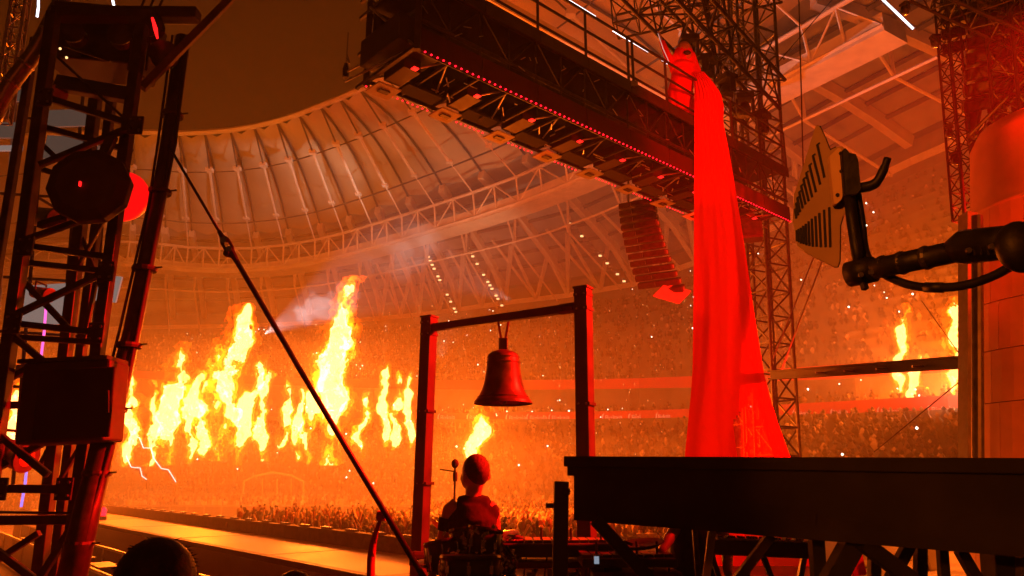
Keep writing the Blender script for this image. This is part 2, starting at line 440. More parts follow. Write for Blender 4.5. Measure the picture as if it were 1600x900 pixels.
def sm(p, dz): return p - DZ * dz
for i in range(NR):
    pts = [sm(camb(IN[i], RG[i], t / 6), 0.25) for t in range(7)]
    MB().tube(pts, 0.16, 5).build('rib', ROPE, roof)
    a = camb(IN[i], RG[i], 0.02); b = sm(camb(IN[i], RG[i], 0.24), 2.4); c = sm(camb(IN[i], RG[i], 0.62), 4.6); d = sm(camb(IN[i], RG[i], 0.9), 5.0)
    MB().tube([sm(a, 0.3), b], 0.11, 5).build('hanger', ROPE, roof)
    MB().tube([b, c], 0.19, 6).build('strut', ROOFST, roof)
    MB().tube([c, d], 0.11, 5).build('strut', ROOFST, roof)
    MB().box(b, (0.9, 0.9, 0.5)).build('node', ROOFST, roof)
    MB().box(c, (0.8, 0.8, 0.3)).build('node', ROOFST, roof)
    # deck part: radial girder and its web
    g = [sm(camb(RG[i], EV[i], t / 5, 1.0), 0.8) for t in range(6)]
    if True:
        m = MB()
        for a_, b_ in zip(g, g[1:]): m.bar(a_, b_, 0.9, 1.3)
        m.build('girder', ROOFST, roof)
        p0 = sm(camb(RG[i], EV[i], 0.35, 1.0), 6.0); p1 = sm(camb(RG[i], EV[i], 0.85, 1.0), 6.5)
        MB().tube([sm(g[1], 0.5), p0, p1], 0.16, 6).build('tie', ROOFST, roof)
        MB().tube([p0, sm(camb(RG[i], EV[i], 0.35, 1.0), 0.5)], 0.2, 6).build('post', ROOFST, roof)
for f_, dz, r_ in ((0.26, 2.5, 0.09), (0.66, 4.7, 0.12)):
    MB().tube([sm(camb(IN[i], RG[i], f_), dz) for i in range(NR)], r_, 5).build('hoop_cable', ROPE, roof)
MB().tube([sm(p, 0.1) for p in IN], 0.35, 6).build('inner_edge_tube', ROOFST, roof)
# ring truss
for f_, dz, r_ in ((0.90, 5.0, 0.22), (0.93, 8.0, 0.22)):
    MB().tube([sm(camb(IN[i], RG[i], f_), dz) for i in range(NR)], r_, 6).build('ring_chord', ROOFST, roof)
for i in range(NR - 1):
    a0, a1 = (sm(camb(IN[e], RG[e], 0.90), 5.0) for e in (i, i + 1)); b0, b1 = (sm(camb(IN[e], RG[e], 0.93), 8.0) for e in (i, i + 1))
    for k in range(2):
        p, q = lerp(a0, a1, k / 2), lerp(a0, a1, (k + 1) / 2); r, s_ = lerp(b0, b1, k / 2), lerp(b0, b1, (k + 1) / 2)
        MB().tube([p, r], 0.14, 5).build('web_post', ROOFST, roof)
        MB().tube([(q if k else r), (r if k else q)] if False else ([r, q] if k == 0 else [p, s_]), 0.10, 5).build('web_diagonal', ROOFST, roof)
m = MB()
for i in range(NR - 1): m.bar(sm(RG[i], 7.2), sm(RG[i + 1], 7.2), 3.2, 1.6)
m.build('ring_beam', ROOFST, roof)
MB().tube([sm(lerp(RG[i], EV[i], 0.16), 8.5) for i in range(2, NR)], 0.15, 5).build('gantry_rail', ROOFST, roof)
# purlins of the outer deck
for f_ in (0.12, 0.24, 0.36, 0.48, 0.6, 0.72, 0.84):
    MB().tube([sm(camb(RG[i], EV[i], f_, 1.0), 0.35) for i in range(NR)], 0.28, 4).build('purlin', ROPE, roof)
# V props along the eave
m = MB()
for i in range(NR - 1): m.bar(EV[i] - DZ * 3.0, EV[i + 1] - DZ * 3.0, 0.8, 0.8)
m.build('eave_chord', ROOFST, roof)
for i in range(13, 21):
    e0 = EV[i] - DZ * 3.0
    for e_, f_, g_, r_ in ((0, .70, .0, .36), (0, .62, .5, .3), (.5, .62, .5, .3), (.5, .74, 1., .36), (.5, .55, .25, .22), (0, .5, .75, .22)):
        e0 = lerp(EV[i], EV[i + 1], e_) - DZ * 3.0
        MB().tube([e0, sm(lerp(camb(RG[i], EV[i], f_, 1.0), camb(RG[i + 1], EV[i + 1], f_, 1.0), g_), 0.8)], r_, 6).build('prop', ROOFST, roof)
# floodlight rows under three girders
for gi, (i, f0, f1, lit) in enumerate(((15, 0.35, 0.95, 7), (16, 0.4, 0.95, 8), (18, 0.35, 0.9, 6), (21, .3, .9, 4))):
    t = T('floodlight_row', ['row of warm floodlights under the roof girder nearest the smoke', 'row of warm floodlights under the middle roof girder', 'row of warm floodlights under the girder beside the speaker hang', 'short row of floodlights under the right-hand roof edge'][gi], 'floodlights', sm(camb(RG[i], EV[i], f0, 1.0), 4))
    a, b = sm(camb(RG[i], EV[i], f0, 1.0), 4.2), sm(camb(RG[i], EV[i], f1, 1.0), 4.2)
    MB().tube([a, b], 0.14, 5).build('bar', ROPE, t)
    for e in (a, b): MB().tube([e, e + DZ * 3.4], 0.1, 5).build('hanger', ROPE, t)
    for k in range(16):
        p = lerp(a, b, (k + 0.5) / 16)
        MB().box(p - DZ * 0.35, (0.7, 0.5, 0.4)).build('lamp_housing', GREYM, t)
        if random.random() < lit / 16: MB().box(p - DZ * 0.45 - Vector((0, 0.29, 0)), (0.45, 0.06, 0.28)).build('lamp_glass', LAMPY, t)

# ---------------------------------------------------------------- stadium: stands
stand = T('grandstand', 'three-tier stadium stand full of spectators with two red advertising bands', 'grandstand', V(-20, 100, 0))
def polar(p):
    return math.hypot(p.x, p.y), math.atan2(p.x, p.y)
def pol(D, az, z): return Vector((D * math.sin(az), D * math.cos(az), z))
SEC = []
for p in EV:
    D, az = polar(p)
    du = max(58, D - 27); dm = du - 8; dl = max(30, dm - 26)
    kt = 0.122 + 0.004 * (az > 0.3)
    zu = CAM_Z + kt * du; zm = CAM_Z + 0.0765 * dm
    SEC.append([pol(dl, az, 1.2), pol(dm, az, zm), pol(dm + 0.3, az, zm - 0.8), pol(dm + 5.5, az, zm + 1.2), pol(du, az, zu), pol(du + 0.3, az, zu - 0.6), pol(D - 1, az, p.z - 5.0), pol(D + 1, az, p.z - 0.3)])
def strip(i0, i1, nsteps, name):
    """stepped terrace between two section points"""
    m = MB(); vs = []; fs = []; rows = 2 * nsteps + 1
    for s_ in SEC:
        a, b = s_[i0], s_[i1]
        vs.append(a)
        for k in range(nsteps):
            q = lerp(a, b, (k + 1) / nsteps); r = lerp(a, b, k / nsteps)
            vs.append(Vector((r.x, r.y, q.z))); vs.append(q)
    for j in range(len(SEC) - 1):
        for k in range(rows - 1): fs.append((j * rows + k, j * rows + k + 1, (j + 1) * rows + k + 1, (j + 1) * rows + k))
    m.add(vs, fs).build(name, CONC, stand)
strip(0, 1, 22, 'lower_tier'); strip(2, 3, 5, 'middle_tier'); strip(5, 6, 24, 'upper_tier')
m = MB()
for a, b in zip(SEC, SEC[1:]): m.quad(a[6], b[6], b[7], a[7])
m.build('back_wall', CONC, stand)
m = MB()
for a, b in zip(SEC, SEC[1:]): m.quad(a[3], b[3], b[4], a[4])
m.build('tier_wall', CONC, stand)
m = MB()
for a, b in zip(SEC, SEC[1:]): m.quad(pol(*(polar(a[0])), 0), pol(*(polar(b[0])), 0), b[0], a[0])
m.build('front_wall', CONC, stand)
for idx, th in ((1, 1.55), (4, 1.25)):
    for j in range(len(SEC) - 1):
        a, b = SEC[j][idx], SEC[j + 1][idx]
        o = (a.normalized() * 0.35); o.z = 0; o2 = (b.normalized() * 0.35); o2.z = 0
        MB().prism([a - o - DZ * th * .45, b - o2 - DZ * th * .45, b - o2 + DZ * th * .55, a - o + DZ * th * .55], o * 0.5).build('advert_board', FASC, stand)
# lettering on the lower band: a swoosh mark and a word, repeated
def word(txt, p, right, size):
    c = bpy.data.curves.new('word', 'FONT'); c.body = txt; c.size = size; c.extrude = 0.01; c.align_x = 'LEFT'
    o = bpy.data.objects.new('lettering', c); COL.objects.link(o)
    dg = bpy.context.evaluated_depsgraph_get(); me = bpy.data.meshes.new_from_object(o.evaluated_get(dg)); bpy.data.objects.remove(o)
    o = bpy.data.objects.new('lettering', me); me.materials.clear(); me.materials.append(WHITE); COL.objects.link(o)
    x = Vector(right).normalized(); z = Vector((0, 0, 1)); y = z.cross(x)
    o.parent = stand
    o.matrix_local = Matrix.Translation(p - Vector(stand['_o'])) @ Matrix(((x.x, z.x, -y.x, 0), (x.y, z.y, -y.y, 0), (x.z, z.z, -y.z, 0), (0, 0, 0, 1)))
    return o
for px in (690, 735, 795, 828, 862, 945, 985, 1028, 1240, 1300, 1372, 1450):
    az = math.atan2((px - 800) / F, 1.0)
    j = min(range(len(SEC)), key=lambda k: abs(polar(SEC[k][1])[1] - az))
    j2 = j + 1 if polar(SEC[j][1])[1] < az else j - 1
    a, b = SEC[j][1], SEC[j2][1]
    fz = (az - polar(a)[1]) / (polar(b)[1] - polar(a)[1]); p = lerp(a, b, fz)
    rt = (b - a) if j2 > j else (a - b); rt.z = 0
    o = p.normalized() * 0.42; o.z = 0
    p = p - o - DZ * 0.12
    ls_ = 0.0098 * math.hypot(p.x, p.y); word('Bizkaia', p, rt, ls_)
    x = rt.normalized(); m = MB()
    m.tube([p - x * 0.12 * ls_ - DZ * .05 * ls_, p - x * 0.42 * ls_ + DZ * 0.3 * ls_, p - x * 0.36 * ls_ + DZ * 0.7 * ls_, p - x * 0.12 * ls_ + DZ * 0.95 * ls_], [0.04 * ls_, 0.1 * ls_, 0.09 * ls_, 0.03 * ls_], 5)
    m.build('swoosh_mark', WHITE, stand)

# seated spectators: far-off crowd, one mass
sp = MB()
octv = [(1, 0, 0), (-1, 0, 0), (0, 1, 0), (0, -1, 0), (0, 0, 1), (0, 0, -1)]
octf = [(0, 2, 4), (2, 1, 4), (1, 3, 4), (3, 0, 4), (2, 0, 5), (1, 2, 5), (3, 1, 5), (0, 3, 5)]
def spect(p, s_):
    w_ = s_ * random.uniform(0.2, 0.3); h_ = s_ * random.uniform(0.32, 0.46)
    sp.add([(p.x + a * w_, p.y + b * w_, p.z + h_ * 0.7 + c * h_) for a, b, c in octv], octf)
    sp.add([(p.x + a * w_ * .55, p.y + b * w_ * .55, p.z + h_ * 1.75 + c * w_ * .62) for a, b, c in octv], octf)
for (i0, i1, n_) in ((0, 1, 5600), (2, 3, 1100), (5, 6, 7600)):
    for _ in range(n_):
        j = random.uniform(2, NR - 1.51); k = int(j); u = j - k
        if (j * 1.6) % 1.0 < .09: continue                      # stair aisles
        t = int(random.random() * 24) / 24 * (0.86 if i0 == 0 else 0.98)
        a = lerp(SEC[k][i0], SEC[k + 1][i0], u); b = lerp(SEC[k][i1], SEC[k + 1][i1], u)
        spect(lerp(a, b, t) + DZ * 0.35, 0.92)
tag(sp.build('stand_crowd', SEATM), 'mass of seated spectators filling the far stand tiers', 'crowd', kind='stuff')
ph = MB()
for _ in range(150):
    j = random.uniform(7, NR - 3); k = int(j); t = random.random(); i0, i1 = random.choice(((0, 1), (2, 3), (5, 6), (5, 6)))
    u = j - k; p = lerp(lerp(SEC[k][i0], SEC[k + 1][i0], u), lerp(SEC[k][i1], SEC[k + 1][i1], u), t) + DZ * 1.6; s_ = random.uniform(0.04, 0.11)
    ph.add([(p.x + a * s_, p.y + b * s_, p.z + c * s_) for a, b, c in octv], octf)
tag(ph.build('phone_lights', PHONE), 'scattered tiny phone lights among the spectators in the stand', 'phone lights', kind='stuff')

# ---------------------------------------------------------------- pit crowd
def concertgoer(seed):
    rnd = random.Random(seed); m = MB()
    m.lathe((0, 0, 0.75), [(0.13, 0), (0.17, 0.05), (0.15, 0.3), (0.22, 0.6), (0.20, 0.68), (0.07, 0.72), (0.06, 0.8)], 8)
    m.ball((rnd.uniform(-.03, .03), 0, 1.66), 0.115, 8, 6, (0.9, 1, 1.15))
    for s in (-1, 1):
        m.tube([(s * 0.09, 0, 0), (s * 0.10, 0, 0.45), (s * 0.08, 0, 0.85)], [0.06, 0.07, 0.09], 6)
        up = rnd.random()
        if up < 0.65:
            e = V(s * rnd.uniform(.25, .38), rnd.uniform(-.1, .2), rnd.uniform(1.45, 1.7)); h = e + V(rnd.uniform(-.18, .18), rnd.uniform(-.1, .15), rnd.uniform(.22, .34))
        else:
            e = V(s * 0.30, 0.02, 1.12); h = e + V(-s * rnd.uniform(0, .15), 0.2, rnd.uniform(-.2, .2))
        m.tube([(s * 0.19, 0, 1.4), e, h], [0.055, 0.045, 0.035], 6)
        m.ball(h, 0.05, 6, 4)
    return m
VAR = [concertgoer(k) for k in range(7)]
cg = MB(); cnt = 0; singles = []
spots = []
for _ in range(7000):
    px = random.uniform(-60, 1500); Y = 19 + (random.random() ** 1.15) * 66
    x = (px - 800) / F * Y * 0.97
    p = V(x, Y, 0)
    ra = (p - V(A0.x, A0.y, 0)).dot(rdir); rb = (p - V(A0.x, A0.y, 0)).dot(rn)
    if -2 < ra < 44 and -7 < rb < 4.2: continue
    if rb < -7 and ra < 30: continue
    if p.dot(AUD) < 15.5: continue
    if 39 < Y < 61 and px < 655: continue                         # service lane behind the barrier
    if Y < 42 and px < 372 + 8 * random.random(): continue
    if Y > 45 and random.random() < 0.25: continue
    spots.append(p)
spots.sort(key=lambda q: q.length)
GOER = []
for v in VAR:
    me = bpy.data.meshes.new('concertgoer'); me.from_pydata(v.v, [], v.f); me.update(); me.materials.append(CROWDM); GOER.append(me)
front = [p for p in spots if -11.5 < p.x < -2.2 and p.y < 40][:150]
for p in spots:
    k = random.randrange(7); a = random.uniform(0, 6.28); s_ = random.uniform(0.92, 1.08); c_, n_ = math.cos(a), math.sin(a)
    if p in front:
        o = bpy.data.objects.new('concertgoer', GOER[k]); COL.objects.link(o); o.location = p; o.rotation_euler = (0, 0, a); o.scale = (s_,) * 3
        tag(o, 'concertgoer in the packed pit crowd just beyond the runway', 'person', 'concertgoers beyond the runway')
    else:
        v = VAR[k]
        cg.add([(p.x + (x * c_ - y * n_) * s_, p.y + (x * n_ + y * c_) * s_, z * s_) for x, y, z in v.v], v.f)
tag(cg.build('pit_crowd', CROWDM, origin=(0, 50, 0)), 'dense mass of concertgoers with raised arms filling the pit', 'crowd', kind='stuff')
# long barrier between the two halves of the pit
for k in range(17):
    a = at(185 + k * 27, 788, 59); b = at(185 + (k + 1) * 27 - 1, 788, 59); h = 1.3
    a.z = b.z = 0
    t = T('pit_barrier', 'dark barrier panel across the pit behind the runway', 'barrier', a, 'barriers across the pit')
    MB().bar(a + DZ * (h - 0.05), b + DZ * (h - 0.05), 0.12, 0.1).build('top_rail', GREYM, t)
    MB().bar(a + DZ * h * .48, b + DZ * h * .48, 0.05, h - 0.2).build('panel', BLACK, t)
    MB().bar(a, a + DZ * (h - 0.1), 0.1).build('post', GREYM, t)
# bright tube rails on the service lane
for k in range(2):
    a = at(395 + k * 8, 803 + k * 4, 47 - k * 2); b = at(650, 799 + k * 4, 49 - k * 2)
    o = MB().tube([a, b], 0.05, 6).build('lane_rail', ALU); tag(o, ['upper pale handrail in the lane behind the runway', 'lower pale handrail in the lane behind the runway'][k], 'rail')

# steward in a dark T-shirt
def person_parts(t, base, yaw, h, shirt, hair, pose='stand', legs=FABRIC, vox=0.02):
    """simple full figure: continuous body + clothing children"""
    q = Matrix.Rotation(yaw, 3, 'Z'); s = h / 1.78
    def P(x, y, z): return Vector(base) + q @ Vector((x * s, y * s, z * s))
    b = MB()
    b.ball(P(0, 0.01, 1.665), 0.105 * s, 14, 10, (0.82, 0.98, 1.18)); b.ball(P(0, 0.05, 1.62), 0.07 * s, 10, 8)
    b.tube([P(0, -0.01, 1.42), P(0, 0, 1.6)], [0.062 * s, 0.055 * s], 10)
    b.tube([P(0, 0, 0.92), P(0, 0, 1.1), P(0, 0, 1.3), P(0, 0, 1.44)], [0.145 * s, 0.13 * s, 0.16 * s, 0.10 * s], 12)
    for sg in (-1, 1):
        b.tube([P(sg * .1, 0, 0.95), P(sg * .1, .01, .5), P(sg * .1, -.01, .08), P(sg * .1, 0.1, 0.04)], [.09 * s, .062 * s, .045 * s, .04 * s], 8)
        b.tube([P(sg * .08, 0, 1.4), P(sg * .19, 0, 1.4), P(sg * .24, -.02, 1.12), P(sg * .22, .1, .88), P(sg * .2, .16, .8)], [.07 * s, .062 * s, .045 * s, .036 * s, .03 * s], 8)
        for f_ in range(5): b.tube([P(sg * .2, .16, .8), P(sg * (.17 + .014 * f_), .2, .74), P(sg * (.175 + .012 * f_), .2, .70)], .010 * s, 5)
        b.ball(P(sg * 0.09, 0, 1.655), 0.03 * s, 6, 5, (.4, .8, 1))
    b.ball(P(0, .115, 1.645), .018 * s, 6, 5)
    remeshed(b, vox).build('body', SKIN, t, smooth=True)
    c = MB(); c.tube([P(0, 0, 0.9), P(0, 0, 1.1), P(0, 0, 1.3), P(0, 0, 1.45)], [0.165 * s, 0.15 * s, 0.18 * s, 0.11 * s], 12)
    for sg in (-1, 1): c.tube([P(sg * .06, 0, 1.39), P(sg * .19, 0, 1.4), P(sg * .225, -.01, 1.2)], [.085 * s, .078 * s, .066 * s], 8)
    remeshed(c, vox).build('shirt', shirt, t, smooth=True)
    c = MB()
    for sg in (-1, 1): c.tube([P(sg * .07, 0, 0.96), P(sg * .1, .01, .5), P(sg * .1, -.01, .08)], [.115 * s, .078 * s, .065 * s], 8)
    remeshed(c, vox).build('trousers', legs, t, smooth=True)
    c = MB(); c.ball(P(0, -0.01, 1.69), 0.112 * s, 12, 8, (0.84, 0.98, 1.1)); c.build('hair', hair, t, smooth=True)
    return P
pb = at(358, 812, 27); pb.z = 0
t = T('person', 'steward in a black T-shirt standing between runway and crowd', 'person', pb)
person_parts(t, pb, 2.6, 1.82, FABRIC, HAIR, vox=0.03)

# arched tent frame at the back of the pit
t = T('arched_tent', 'arched frame of a tent with pale edges behind the far crowd', 'tent', at(425, 768, 70))
prof = [(380, 772), (381, 752), (398, 744), (426, 738), (455, 743), (474, 752), (475, 772)]
for dY, nm in ((0, 'front_arch'), (3.5, 'rear_arch')):
    MB().tube([at(x, y, 70 + dY) for x, y in prof], 0.10, 6).build(nm, ROOFST, t)
for k in range(len(prof) - 1):
    MB().quad(at(*prof[k], 70.15), at(*prof[k + 1], 70.15), at(*prof[k + 1], 73.4), at(*prof[k], 73.4)).build('roof_sheet', WOODM, t)
for x in (410, 433, 455): MB().tube([at(x, 748, 72), at(x, 772, 72)], 0.07, 6).build('pole', ROOFST, t)

# lightning-shaped light tubes
for nm, pts, r_ in (('taller bright zigzag lightning tube by the left flames', [(214, 683), (218, 684), (224, 700), (236, 700), (240, 716), (252, 732), (263, 734), (275, 753)], 0.032),
                    ('shorter dim zigzag lightning tube left of the bright one', [(197, 712), (205, 730), (219, 731), (222, 744), (229, 749)], 0.03)):
    t = T('lightning_sign', nm, 'light sign', at(pts[-1][0], pts[-1][1] + 15, 52))
    P_ = [at(x, y, 52) for x, y in pts]
    for a, b in zip(P_, P_[1:]): MB().tube([a, b], r_, 6).build('light_tube', BOLT, t)
    MB().tube([at(pts[-1][0], pts[-1][1], 52.2), at(pts[-1][0], pts[-1][1] + 15, 52.2)], 0.05, 6).build('mast', STEEL, t)
    MB().tube([p + V(0, .2, 0) for p in P_], 0.03, 6).build('backing', STEEL, t)

# ---------------------------------------------------------------- flames: glowing gas, each column a thing
def flame_mat(name, col, strength, scale, lo, hi):
    """glowing gas: light is added to whatever stands behind, nothing is blocked"""
    m = bpy.data.materials.new(name); m.use_nodes = True; n = m.node_tree; L = n.links.new
    n.nodes.remove(n.nodes['Principled BSDF'])
    tc = n.nodes.new('ShaderNodeTexCoord'); oi = n.nodes.new('ShaderNodeObjectInfo')
    nz = n.nodes.new('ShaderNodeTexNoise'); nz.inputs['Scale'].default_value = scale; nz.inputs['Detail'].default_value = 5; nz.inputs['Roughness'].default_value = 0.62; nz.inputs['Distortion'].default_value = 0.6
    mp = n.nodes.new('ShaderNodeVectorMath'); mp.operation = 'MULTIPLY'; mp.inputs[1].default_value = (1, 1, 0.7)
    L(tc.outputs['Object'], mp.inputs[0]); L(mp.outputs[0], nz.inputs['Vector'])
    mr = n.nodes.new('ShaderNodeMapRange'); mr.inputs[1].default_value = lo; mr.inputs[2].default_value = hi; mr.inputs[4].default_value = strength
    L(nz.outputs['Fac'], mr.inputs[0])
    em = n.nodes.new('ShaderNodeEmission'); em.inputs[0].default_value = tuple(col) + (1,); L(mr.outputs[0], em.inputs[1])
    tr = n.nodes.new('ShaderNodeBsdfTransparent'); ad = n.nodes.new('ShaderNodeAddShader')
    L(em.outputs[0], ad.inputs[0]); L(tr.outputs[0], ad.inputs[1]); L(ad.outputs[0], n.nodes['Material Output'].inputs['Surface'])
    m.cycles.emission_sampling = 'NONE'
    return m
FLO = flame_mat('flame_fringe', (1.0, 0.085, 0.001), 0.7, 2.2, 0.47, 0.54)
FLM = flame_mat('flame_body', (1.0, 0.30, 0.006), 0.75, 1.6, 0.38, 0.52)
FLC = flame_mat('flame_core', (1.0, 0.60, 0.17), 1.6, 1.2, 0.30, 0.45)
CLOUD = bpy.data.textures.new('flame_noise', 'CLOUDS'); CLOUD.noise_scale = 0.55; CLOUD.noise_depth = 3
def lumpy(mb, vox, amp, loc, it=2):
    """one ragged surface from overlapping balls"""
    me = bpy.data.meshes.new('tmp'); me.from_pydata(mb.v, [], mb.f); me.update()
    o = bpy.data.objects.new('tmp', me); COL.objects.link(o); o.location = loc
    a_ = o.modifiers.new('r', 'REMESH'); a_.mode = 'VOXEL'; a_.voxel_size = vox
    b_ = o.modifiers.new('s', 'SMOOTH'); b_.iterations = it
    d_ = o.modifiers.new('d', 'DISPLACE'); d_.texture = CLOUD; d_.texture_coords = 'GLOBAL'; d_.strength = amp; d_.mid_level = 0.5
    dg = bpy.context.evaluated_depsgraph_get(); me2 = bpy.data.meshes.new_from_object(o.evaluated_get(dg)); bpy.data.objects.remove(o)
    me2.polygons.foreach_set('use_smooth', [True] * len(me2.polygons))
    return me2
def fbm(shape, cell, rnd, octs=4, pers=0.55):
    """smooth random field on a grid"""
    out = np.zeros(shape); amp = 1.0; tot = 0.0
    for o_ in range(octs):
        c = [max(1.0, q / 2 ** o_) for q in cell]
        g = rnd.random([int(n / q) + 3 for n, q in zip(shape, c)])
        for ax in range(3):
            x = np.arange(shape[ax]) / c[ax]; i = x.astype(int); f = x - i; f = f * f * (3 - 2 * f)
            sh = [1, 1, 1]; sh[ax] = -1; f = f.reshape(sh)
            g = np.take(g, i, ax) * (1 - f) + np.take(g, i + 1, ax) * f
        out += amp * g; tot += amp; amp *= pers
    return out / tot
def isosurface(occ, vs, org, name, m, it=3):
    """smoothed boundary of the occupied cells"""
    occ = np.pad(occ, 1); N = np.array(occ.shape) + 1; quads = []
    for ax in range(3):
        d = np.diff(occ.astype(np.int8), axis=ax); idx = np.argwhere(d != 0); idx[:, ax] += 1
        e1 = np.zeros(3, int); e2 = np.zeros(3, int); e1[(ax + 1) % 3] = 1; e2[(ax + 2) % 3] = 1
        q = np.stack([idx, idx + e1, idx + e1 + e2, idx + e2], 1)
        sg = d[tuple((idx - np.eye(3, dtype=int)[ax]).T)] > 0
        q[sg] = q[sg][:, ::-1]; quads.append(q)
    q = np.concatenate(quads); flat = (q[..., 0] * N[1] + q[..., 1]) * N[2] + q[..., 2]
    u, inv = np.unique(flat.ravel(), return_inverse=True); inv = inv.reshape(-1, 4)
    co = np.stack([u // (N[1] * N[2]), (u // N[2]) % N[1], u % N[2]], 1).astype(float)
    for _ in range(it):                               # laplacian smoothing
        acc = np.zeros_like(co); cnt = np.zeros(len(co))
        for k in range(4):
            a_, b_ = inv[:, k], inv[:, (k + 1) % 4]
            np.add.at(acc, a_, co[b_]); np.add.at(acc, b_, co[a_]); np.add.at(cnt, a_, 1); np.add.at(cnt, b_, 1)
        co = 0.35 * co + 0.65 * acc / cnt[:, None]
    co = (co - 1.0) * vs + np.array(org)
    me = bpy.data.meshes.new(name); nq = len(inv)
    me.vertices.add(len(co)); me.vertices.foreach_set('co', co.ravel())
    me.loops.add(nq * 4); me.loops.foreach_set('vertex_index', inv.ravel().astype(np.int32))
    me.polygons.add(nq); me.polygons.foreach_set('loop_start', np.arange(0, nq * 4, 4, dtype=np.int32)); me.polygons.foreach_set('loop_total', np.full(nq, 4, dtype=np.int32))
    me.update(calc_edges=True); me.materials.append(m)
    return me
flames = [  # x of foot, y foot, x of tip, y tip, width px, Y, label
    (196, 725, 212, 575, 46, 46, 'narrow flame column just right of the raking mast'),
    (262, 722, 282, 540, 62, 48, 'wide flame column above the lightning tubes'),
    (288, 720, 318, 575, 50, 49, 'leaning flame tongue right of the wide column'),
    (335, 715, 385, 480, 80, 48, 'tall forked flame, highest of the left cluster'),
    (372, 722, 410, 560, 56, 50, 'flame tongue at the right edge of the left cluster'),
    (236, 724, 244, 600, 34, 50, 'small flame between the mast and the wide column'),
    (310, 722, 322, 600, 38, 51, 'low flame behind the forked flame'),
    (405, 716, 418, 575, 34, 51, 'thin flame beside the guy wire at the left cluster edge'),
    (462, 716, 470, 615, 30, 50, 'low flame just left of the tallest column foot'),
    (440, 712, 455, 590, 34, 49, 'small broken flame beside the smoke puff'),
    (478, 720, 500, 570, 52, 47, 'broad flame foot left of the tallest column'),
    (505, 722, 548, 440, 78, 48, 'tallest flame column of all, leaning right of the wire'),
    (565, 715, 572, 610, 42, 49, 'low flame column right of the tallest one'),
    (600, 705, 604, 560, 30, 50, 'slender flame in the group beside the bell post'),
    (620, 700, 622, 585, 30, 51, 'second slender flame from the bell post'),
    (638, 705, 641, 580, 28, 50, 'slender flame nearest the bell post'),
    (738, 728, 750, 628, 52, 30, 'flame column rising above the drummer head'),
    (1408, 608, 1410, 478, 40, 46, 'flame between the antenna boom and the steel beam'),
    (1490, 622, 1496, 470, 44, 47, 'flame half hidden by the red column'),
    (22, 705, 28, 590, 56, 40, 'flame seen through the left tower bars'),
    (1426, 634, 1432, 545, 30, 48, 'low thin flame below the steel beam'),
]
VS = 0.105
for fi, (x0, y0, x1, y1, wd, Y, lab) in enumerate(flames):
    rnd = np.random.default_rng(fi * 7 + 11)
    a = at(x0, y0 + 6, Y); b = at(x1, y1 - 8, Y); k_ = mpp(600, Y); hw = wd * k_ * 0.305; H = b.z - a.z; vs_ = VS * (0.62 if Y < 35 else 1)
    ex, ey = hw * 2.9, hw * 2.0
    nx, ny, nz_ = int(2 * ex / vs_), int(2 * ey / vs_), int(H / vs_)
    X = (np.arange(nx) + .5) * vs_ - ex; Yg = (np.arange(ny) + .5) * vs_ - ey; Z = (np.arange(nz_) + .5) / nz_
    ph = rnd.uniform(0, 6, 4)
    cx = (b.x - a.x) * Z + hw * (.35 * np.sin(Z * 6 + ph[0]) + .18 * np.sin(Z * 15 + ph[1])); cy_ = hw * .3 * np.sin(Z * 7 + ph[2])
    env = np.interp(Z, [0, .08, .25, .5, .72, .88, 1], [.15, .5, .95, 1.0, .72, .42, .1])
    r_ = np.sqrt((X[:, None, None] - cx) ** 2 + (Yg[None, :, None] - cy_) ** 2) / hw
    cell = 0.80 / vs_ * max(.75, min(1.3, hw / .6))
    f = env[None, None, :] - r_ + 2.9 * (fbm((nx, ny, nz_), (cell, cell, cell * 1.35), rnd, 5, .66) - .5) + .55 * (fbm((1, 1, nz_), (1, 1, cell * 1.6), rnd, 2) - .5)
    t_ = T('flame', lab, 'flame', a, 'pyrotechnic flames')
    for nm, mt, th in (('fringe', FLO, -0.26), ('blaze', FLM, 0.14), ('core', FLC, 0.42)):
        occ = f > th
        if not occ.any(): continue
        me = isosurface(occ, vs_, (-ex, -ey, 0), nm, mt)
        o = bpy.data.objects.new(nm, me); COL.objects.link(o); o.parent = t_; o['_o'] = tuple(a)

